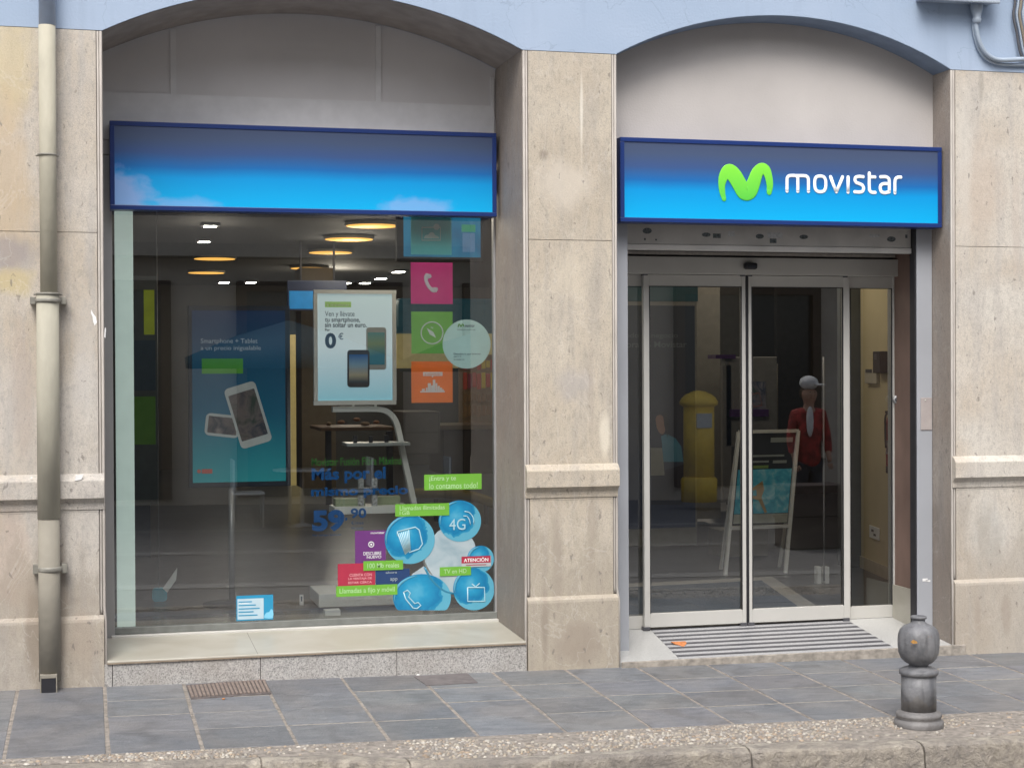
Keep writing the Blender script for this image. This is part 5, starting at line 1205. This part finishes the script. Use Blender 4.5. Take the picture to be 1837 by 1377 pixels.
# ------------------------------------------------------------ bollard
def iron():
    q = NT('cast_iron_grey'); v = q.mapping((1, 1, 1)); vs = q.mapping((6, 6, 1))
    c = q.mix(q.ramp(q.noise(v, 9, 8, .4, .65), [(.38, 0), (.64, 1)]), (.115, .118, .128), (.215, .215, .225))
    c = q.mix(q.math('MULTIPLY', q.ramp(q.noise(vs, 5, 7), [(.52, 0), (.7, 1)]), .6), c, (.075, .075, .08))
    c = q.mix(q.ramp(q.noise(v, 38, 6, .3, .7), [(.64, 0), (.69, 1)]), c, (.20, .115, .06))
    z = q.sep(v)[2]; c = q.mix(q.math('MULTIPLY', q.ramp(q.math('ADD', z, q.math('MULTIPLY', q.noise(v, 14, 5), -.12)), [(-.12, 1), (-.06, 0)]), .4), c, (.20, .18, .16))
    q.L(c, q.b.inputs['Base Color']); q.b.inputs['Roughness'].default_value = .55; q.b.inputs['Metallic'].default_value = .1
    q.bump(q.noise(v, 45, 7, .2, .6), .5, .008); return q.mt
q = G(1648, 1303); bxp, byp = q[0], q[1]-.0
kpx = float(np.linalg.norm(P(1649, 1200, byp)-P(1648, 1200, byp)))
zb0 = gz(bxp, byp); byc = byp+.04
bxc = P(1648, 1200, byc)[0]; zb0 = gz(bxc, byc)
kz = lambda py: (P(1648, py, byc)[2]-zb0)
pf = [(40, 0), (40.5, .012), (40, .02), (37, .03), (34, .036)]
t_ = thing('bollard', 'dark grey cast iron bollard with a bulbous head at the kerb', 'bollard', (bxc, byc, zb0))
kk = kpx
def prof(L): return [(hw*kk, z if z < .2 and hw < 0 else z) for hw, z in L]
base = [(40*kk, -.03), (40*kk, .012), (39*kk, .025), (35*kk, .032), (34*kk, .036), (37*kk, .046), (37*kk, .056), (34.5*kk, .066), (29*kk, .070), (28.4*kk, .074)]
b = MB().lathe(base, (bxc, byc, zb0), 40); M_IRON = iron()
b.build('base', M_IRON, t_)
z1_, z2_ = .072, kz(1209)
MB().lathe([(28.2*kk, z1_), (28.2*kk, z2_)], (bxc, byc, zb0), 40).build('shaft', M_IRON, t_)
MB().lathe([(28.6*kk, kz(1209)-.001), (31.5*kk, kz(1207)), (31.5*kk, kz(1201)), (29*kk, kz(1199)), (17*kk, kz(1194)), (15*kk, kz(1192))], (bxc, byc, zb0), 40).build('collar', M_IRON, t_)
def facet(a, z):
    h = (z-kz(1190))/(kz(1120)-kz(1190)); e = max(0, math.sin(math.pi*min(1, max(0, h))))
    return 1-.075*e*(1-abs(math.cos(a*3+.5))**.7)
hd = [(15, 1193), (16, 1190), (23, 1186), (29, 1179), (32.8, 1169), (34, 1156), (34, 1145), (33, 1136), (30, 1128), (24, 1122), (15, 1118), (11, 1115), (10, 1109)]
MB().lathe([(r_*kk, kz(y)) for r_, y in hd], (bxc, byc, zb0), 48, facet).build('head', M_IRON, t_)
MB().lathe([(10*kk, kz(1110)), (13*kk, kz(1108)), (13*kk, kz(1105)), (11.5*kk, kz(1104)), (8.5*kk, kz(1105.5)), (2*kk, kz(1106))], (bxc, byc, zb0), 30).build('rim', M_IRON, t_)
q2 = P(1640, 1151, byc-.075)
b = MB(); b.pp([(1634, 1151), (1639, 1147), (1645, 1150), (1646, 1153), (1638, 1154)], byc-33*kk-.0005, .004); b.build('rust_chip', mat('rust', (.42, .22, .06), .8, var=.3, scale=80), t_)

# ------------------------------------------------------------ drain grates, leaf, litter
def grate(name, label, c4, nbar, mt, slots=True):
    Q = [G(*a) for a in c4]                                   # back left, back right, front right, front left
    t_ = thing(name, label, 'drain cover', tuple(sum(Q)/4))
    def at(u, v, dz): 
        a = Q[0]+(Q[1]-Q[0])*u; c = Q[3]+(Q[2]-Q[3])*u; p = a+(c-a)*v; return (p[0], p[1], gz(p[0], p[1])+dz)
    MB().hexa([at(0, 1, -.02), at(1, 1, -.02), at(1, 0, -.02), at(0, 0, -.02)], [at(0, 1, .003), at(1, 1, .003), at(1, 0, .003), at(0, 0, .003)]).build('plate', mt, t_)
    b = MB()
    if slots:
        for i in range(nbar):
            u = (i+.5)/nbar; w = .5/nbar*.62
            b.hexa([at(u-w, .90, .0025), at(u+w, .90, .0025), at(u+w, .10, .0025), at(u-w, .10, .0025)], [at(u-w, .90, .008), at(u+w, .90, .008), at(u+w, .10, .008), at(u-w, .10, .008)])
        b.build('bars', mat('rusty_bars', (.24, .19, .165), .7, .2, var=.2, scale=40), t_)
    return t_
M_RUST = mat('rusty_iron', (.13, .11, .105), .75, .2, var=.3, scale=25, bump=.3)
grate('drain_grate', 'brown ribbed iron drain grate set below the window plinth', [(334, 1229), (474, 1217), (487, 1244), (343, 1254)], 20, M_RUST)
t_ = grate('access_cover', 'plain brown iron access cover in the pavement between grate and pillar', [(742, 1213), (838, 1207), (857, 1224), (765, 1229)], 0, mat('brown_cover', (.155, .14, .14), .75, .1, var=.2, scale=20, bump=.3), False)
def litter(px, py, r): 
    q = G(px, py); b = MB(); b.ball((q[0], q[1], q[2]+.004), (r, r*.7, .004), 8, 5); return b
o = litter(750, 1211, .010).build('paper_scrap', WHITE, None); tag(o, 'tiny white paper scrap at the left of the plain iron cover', 'litter')
o = litter(776, 1205, .006).build('paper_scrap', WHITE, None); tag(o, 'tiny white scrap against the plinth above the plain iron cover', 'litter')
o = litter(401, 1254, .009).build('dry_leaf', mat('orange_leaf', (.5, .2, .06), .7), None); tag(o, 'tiny orange leaf at the front edge of the ribbed drain grate', 'leaf')
# fallen leaf on the ramp
t_ = [RP(*a) for a in ((1203, 1152), (1212, 1155), (1220, 1150), (1230, 1151), (1232, 1156), (1226, 1160), (1218, 1158), (1209, 1157))]
b = MB(); vs = [(p[0], p[1], rz(p[1])+.006+.006*math.sin(i*2.1)) for i, p in enumerate(t_)]; c = np.mean(np.array(vs), 0); vs.append((c[0], c[1], c[2]+.010)); n = 8
vs += [(v[0], v[1], v[2]-.0015) for v in vs]
b.add(vs, [(i, (i+1) % n, 8) for i in range(n)]+[((i+1) % n+9, i+9, 17) for i in range(n)]+[(i, i+9, (i+1) % n+9, (i+1) % n) for i in range(n)])
o = b.build('fallen_leaf', mat('fallen_leaf', (.55, .20, .07), .7, var=.3, scale=60), None); tag(o, 'curled orange leaf lying on the striped entrance ramp', 'leaf')

# ------------------------------------------------------------ across the street (behind the camera, seen in the glass)
OY = -15.5
OB = thing('facing_building', 'tall plain building across the street, mirrored in the shop glass', 'building', (2, OY, 0))
b = MB(); b.box(-14, 24, OY-4, OY, -1, 9.6); b.build('wall', mat('ochre_wall', (.55, .49, .41), .85, var=.12, scale=1.5), OB)
M_OW = mat('dark_shop_glass', (.03, .035, .04), .15); M_OF = mat('dark_wood', (.07, .045, .03), .6)
for i in range(10):
    x = -12+i*3.6
    MB().box(x, x+2.3, OY+.004, OY+.06, -.3, 2.9).build('shopfront', M_OW, OB)
    f_ = MB().box(x-.15, x, OY+.003, OY+.16, -.3, 3.05).box(x+2.3, x+2.45, OY+.003, OY+.16, -.3, 3.05).box(x, x+2.3, OY+.003, OY+.16, 2.9, 3.05); f_.build('shopfront_frame', M_OF, OB)
    for z in (4.4, 7.6):
        MB().box(x+.5, x+1.7, OY+.004, OY+.03, z, z+2.0).build('window', M_OW, OB)
        MB().box(x+.2, x+2.0, OY+.01, OY+.6, z-.16, z-.02).build('balcony', M_OF, OB)
MB().box(-14, 24, OY+.002, OY+.55, 3.4, 3.6).build('cornice', mat('cornice_stone', (.42, .38, .32), .8), OB)
MB().box(-14, 24, OY-1, OY+.5, 9.6, 9.85).build('eaves', M_OF, OB)
# mirrored point helper: where must a thing stand so that the door glass shows it at this pixel
YM = YD-.033
def mirror_ground(px, py):
    q = G(px, py); d = ray(px, py)
    # march to the mirrored ground (same slope, mirrored about the glass)
    t = 1.0
    for _ in range(60):
        p = CAM+t*d; y = 2*YM-p[1]; err = p[2]-(gz(p[0], y) - .0); t += err/(-d[2]); 
    p = CAM+t*d; return np.array([p[0], 2*YM-p[1], gz(p[0], 2*YM-p[1])])
mb_ = mirror_ground(1254, 893)
sc_ = 1.42
t_ = thing('letter_box', 'yellow domed pillar letter box mirrored in the left sliding door', 'letter box', tuple(mb_))
M_Y = mat('post_yellow', (.85, .58, .04), .45, var=.12, scale=9)
R_ = .235
MB().lathe([(.27, -.05), (.28, .28), (.26, .31), (R_, .33)], tuple(mb_), 32).build('plinth', M_Y, t_)
MB().lathe([(R_, .331), (R_, 1.40)], tuple(mb_), 32).build('drum', M_Y, t_)
MB().lathe([(R_+.01, 1.401), (.29, 1.43), (.295, 1.47), (.26, 1.53), (.19, 1.59), (.08, 1.635), (.01, 1.645)], tuple(mb_), 32).build('dome', M_Y, t_)
MB().box(mb_[0]-.12, mb_[0]+.12, mb_[1]+R_-.03, mb_[1]+R_+.012, mb_[2]+1.08, mb_[2]+1.30).build('notice_plate', mat('plate_bluewhite', (.4, .5, .6), .4), t_)
# striped awning over a café front, opposite
t_ = thing('striped_awning', 'red and white striped awning across the street, mirrored top right in the doors', 'awning', (16, OY+1, 3))
ax = 14.5
for i in range(10):
    MB().hexa([(ax+i*.24, OY+.07, 3.35), (ax+i*.24+.24, OY+.07, 3.35), (ax+i*.24+.24, OY+1.5, 2.55), (ax+i*.24, OY+1.5, 2.55)], [(ax+i*.24, OY+.07, 3.38), (ax+i*.24+.24, OY+.07, 3.38), (ax+i*.24+.24, OY+1.5, 2.58), (ax+i*.24, OY+1.5, 2.58)]).build('stripe', (mat('awning_red', (.5, .04, .03), .7), mat('awning_white', (.7, .68, .62), .7))[i % 2], t_)
for k_, (tx, ty, lb) in enumerate(((2.6, -11.6, 'teal café parasol over a round table, mirrored left of the framed poster'), (5.6, -12.4, 'teal café parasol over a round table, mirrored behind the square stickers'))):
    z_ = gz(tx, ty)-.16
    t_ = thing('cafe_parasol', lb, 'parasol', (tx, ty, z_), 'café parasols across the street')
    MB().lathe([(.025, 0), (.025, 2.3)], (tx, ty, z_), 10).build('pole', M_ALU, t_)
    MB().lathe([(1.35, 2.05), (1.36, 2.20), (.7, 2.48), (.03, 2.68)], (tx, ty, z_), 8).build('canopy', mat('parasol_teal', (.05, .11, .14), .7), t_)
    t2 = thing('cafe_table', 'round metal café table under the '+('left' if k_ == 0 else 'right')+' teal parasol', 'table', (tx+.1, ty+.5, z_), 'café tables across the street')
    MB().lathe([(.38, .72), (.38, .74)], (tx+.1, ty+.5, z_), 24).build('table_top', M_ALU, t2); MB().lathe([(.22, 0), (.03, .04), (.03, .718)], (tx+.1, ty+.5, z_), 14).build('leg', M_ALUG, t2)
    for sx in (-1, 1):
        t3 = thing('cafe_chair', 'pale café chair '+('left' if sx < 0 else 'right')+' of the table under the '+('left' if k_ == 0 else 'right')+' teal parasol', 'chair', (tx+.1+sx*.7, ty+.5, z_), 'café chairs across the street')
        cx, cy = tx+.1+sx*.7, ty+.5
        MB().box(cx-.2, cx+.2, cy-.2, cy+.2, z_+.43, z_+.46).build('seat', WPLAST, t3, bevel=.01); MB().box(cx+sx*.18, cx+sx*.21, cy-.2, cy+.2, z_+.5, z_+.88).build('backrest', WPLAST, t3, bevel=.01)
        for ax_ in (-.18, .18):
            for ay_ in (-.18, .18): MB().tube([(cx+ax_, cy+ay_, z_), (cx+ax_, cy+ay_, z_+(.88 if ax_*sx > 0 else .43))], .012, 6).build('leg', M_ALUG, t3)
# street lamp opposite
t_ = thing('street_lamp', 'black lantern street lamp across the street, mirrored in the window', 'street lamp', (6.9, -12.6, gz(6.9, -12.6)))
MB().lathe([(.12, 0), (.12, .25), (.06, .5), (.04, 1), (.035, 3.4)], (6.9, -12.6, gz(6.9, -12.6)), 16).build('post', M_BLACK, t_)
MB().lathe([(.08, 0), (.17, .42), (.17, .45), (.05, .62), (.01, .7)], (6.9, -12.6, 3.2), 6).build('lantern', mat('lantern_glass', (.3, .3, .28), .3), t_)

# ------------------------------------------------------------ pedestrian in red jacket and white cap (mirrored in the right door)
def person(loc, face):
    t_ = thing('person', 'person in a red jacket and white cap standing in the street, mirrored in the door', 'person', tuple(loc))
    def skin(nm, joints, edges, mt, sub=2, root=0):
        me = bpy.data.meshes.new(nm); me.from_pydata([j[:3] for j in joints], edges, []); o = bpy.data.objects.new(nm, me); COL.objects.link(o)
        o.modifiers.new('skin', 'SKIN'); 
        if not me.skin_vertices: me.attributes
        for i, sv in enumerate(me.skin_vertices[0].data): sv.radius = (joints[i][3], joints[i][4] if len(joints[i]) > 4 else joints[i][3]); sv.use_root = (i == root)
        md = o.modifiers.new('sub', 'SUBSURF'); md.levels = md.render_levels = sub
        me.materials.append(mt); o.parent = t_; return o
    SK = mat('skin_tone', (.45, .27, .19), .6); RJ = mat('red_jacket', (.30, .03, .028), .8, var=.75, scale=9); TR = mat('dark_trousers', (.04, .045, .06), .8)
    # y+ faces the shop
    J = [(0, 0, .93, .12, .09), (0, 0, 1.12, .11, .08), (0, 0, 1.34, .13, .085), (0, .01, 1.46, .075), (0, .02, 1.53, .06), (0, .035, 1.60, .115, .125), (0, .03, 1.70, .11, .12),
         (.19, 0, 1.40, .055), (.25, .02, 1.13, .045), (.22, .16, .94, .034), (.21, .20, .88, .03), (-.19, 0, 1.40, .055), (-.26, .02, 1.13, .045), (-.25, .10, .92, .034), (-.245, .13, .85, .03),
         (.09, 0, .88, .095), (.10, .03, .50, .062), (.10, -.02, .09, .042), (.11, .10, .035, .035), (-.09, 0, .88, .095), (-.11, -.02, .50, .062), (-.12, -.08, .09, .042), (-.13, .04, .035, .035)]
    E = [(0, 1), (1, 2), (2, 3), (3, 4), (4, 5), (5, 6), (2, 7), (7, 8), (8, 9), (9, 10), (2, 11), (11, 12), (12, 13), (13, 14), (0, 15), (15, 16), (16, 17), (17, 18), (0, 19), (19, 20), (20, 21), (21, 22)]
    skin('body', J, E, SK)
    JJ = [(0, 0, .76, .19, .15), (0, 0, 1.12, .18, .14), (0, 0, 1.34, .21, .145), (0, .0, 1.50, .10), (.2, 0, 1.39, .085), (.258, .02, 1.13, .068), (.228, .14, .97, .05), (-.2, 0, 1.39, .085), (-.27, .02, 1.13, .062), (-.257, .08, .96, .05)]
    skin('jacket', JJ, [(0, 1), (1, 2), (2, 3), (2, 4), (4, 5), (5, 6), (2, 7), (7, 8), (8, 9)], RJ)
    T = [(0, 0, .93, .15, .12), (.09, 0, .84, .11), (.10, .03, .50, .082), (.10, -.01, .13, .068), (-.09, 0, .84, .11), (-.11, -.02, .50, .082), (-.12, -.07, .13, .068)]
    skin('trousers', T, [(0, 1), (1, 2), (2, 3), (0, 4), (4, 5), (5, 6)], TR)
    for s, y, nm in ((.105, .03, 'shoe'), (-.125, -.03, 'shoe')):
        o = MB().ball((s, y, .045), (.05, .13, .05), 14, 8).build(nm, M_BLACK); o.parent = t_
    o = MB().ball((0, .02, 1.755), (.122, .138, .08), 20, 12).build('cap', mat('white_cap', (.75, .74, .72), .7)); o.parent = t_
    o = MB().ball((.10, .11, 1.735), (.10, .085, .014), 16, 6).build('cap_peak', mat('white_cap', (.75, .74, .72), .7)); o.parent = t_
    o = MB().ball((0, .15, 1.625), (.013, .022, .022), 8, 6).build('nose', SK); o.parent = t_
    for s in (-1, 1):
        o = MB().ball((s*.032, .125, 1.655), (.011, .008, .007), 8, 6).build('eye', M_BLACK); o.parent = t_
        o = MB().ball((s*.088, .03, 1.64), (.012, .022, .032), 8, 6).build('ear', SK); o.parent = t_
        hx, hy, hz = (.21, .205, .865) if s > 0 else (-.245, .135, .835)
        for k in range(4): 
            o = MB().tube([(hx-.024+.016*k, hy+.01, hz), (hx-.026+.017*k, hy+.03, hz-.035), (hx-.024+.016*k, hy+.025, hz-.062+.004*abs(k-1.5))], [.009, .008, .006], 8).build('finger', SK); o.parent = t_
        o = MB().tube([(hx-s*.03, hy+.02, hz+.01), (hx-s*.045, hy+.04, hz-.015), (hx-s*.04, hy+.055, hz-.035)], [.010, .009, .007], 8).build('thumb', SK); o.parent = t_
    o = MB().tube([(-.03, .122, 1.588), (0, .13, 1.584), (.03, .122, 1.588)], .005, 6).build('mouth', mat('lips', (.35, .12, .1), .6)); o.parent = t_
    o = MB().ball((-.04, .13, 1.33), (.05, .04, .17), 12, 8).build('white_scarf', mat('jacket_white', (.7, .7, .7), .7)); o.parent = t_
    o = MB().ball((0, -.035, 1.64), (.104, .085, .09), 18, 10).build('hair', mat('brown_hair', (.06, .035, .02), .8)); o.parent = t_
    t_.scale = (.88, .95, 1.06)
    return t_
pp_ = mirror_ground(1450, 960)
# distance fixed by the size of the figure: about 18 m of light path
Yv = 8.9
q = P(1450, 800, Yv); pp_ = np.array([q[0], 2*YM-Yv, 0]); pp_[2] = gz(pp_[0], pp_[1])-.15
person(pp_, 0)
for k_, dz in enumerate((0, .36)):  # crates added to cover the person's legs in the reflection
    q = P(1452, 800, 8.25); cx, cy = q[0], 2*YM-8.25; z_ = gz(cx, cy)-.16+dz
    t_ = thing('added_crate', ('lower' if k_ == 0 else 'upper')+' of two added dark crates hiding the legs of the red jacketed person', 'crate', (cx, cy, z_))
    b = MB(); b.box(cx-.34, cx+.34, cy-.2, cy-.185, z_+.005, z_+.35).box(cx-.34, cx+.34, cy+.185, cy+.2, z_+.005, z_+.35).box(cx-.34, cx-.325, cy-.184, cy+.184, z_+.005, z_+.35).box(cx+.325, cx+.34, cy-.184, cy+.184, z_+.005, z_+.35).box(cx-.32, cx+.32, cy-.184, cy+.184, z_+.006, z_+.02)
    b.build('body', mat('crate_brown', (.075, .055, .05), .6, var=.3), t_, bevel=.004)
    MB().box(cx-.355, cx+.355, cy-.215, cy+.215, z_+.33, z_+.355).build('rim', mat('crate_brown', (.075, .055, .05), .6), t_, bevel=.004)
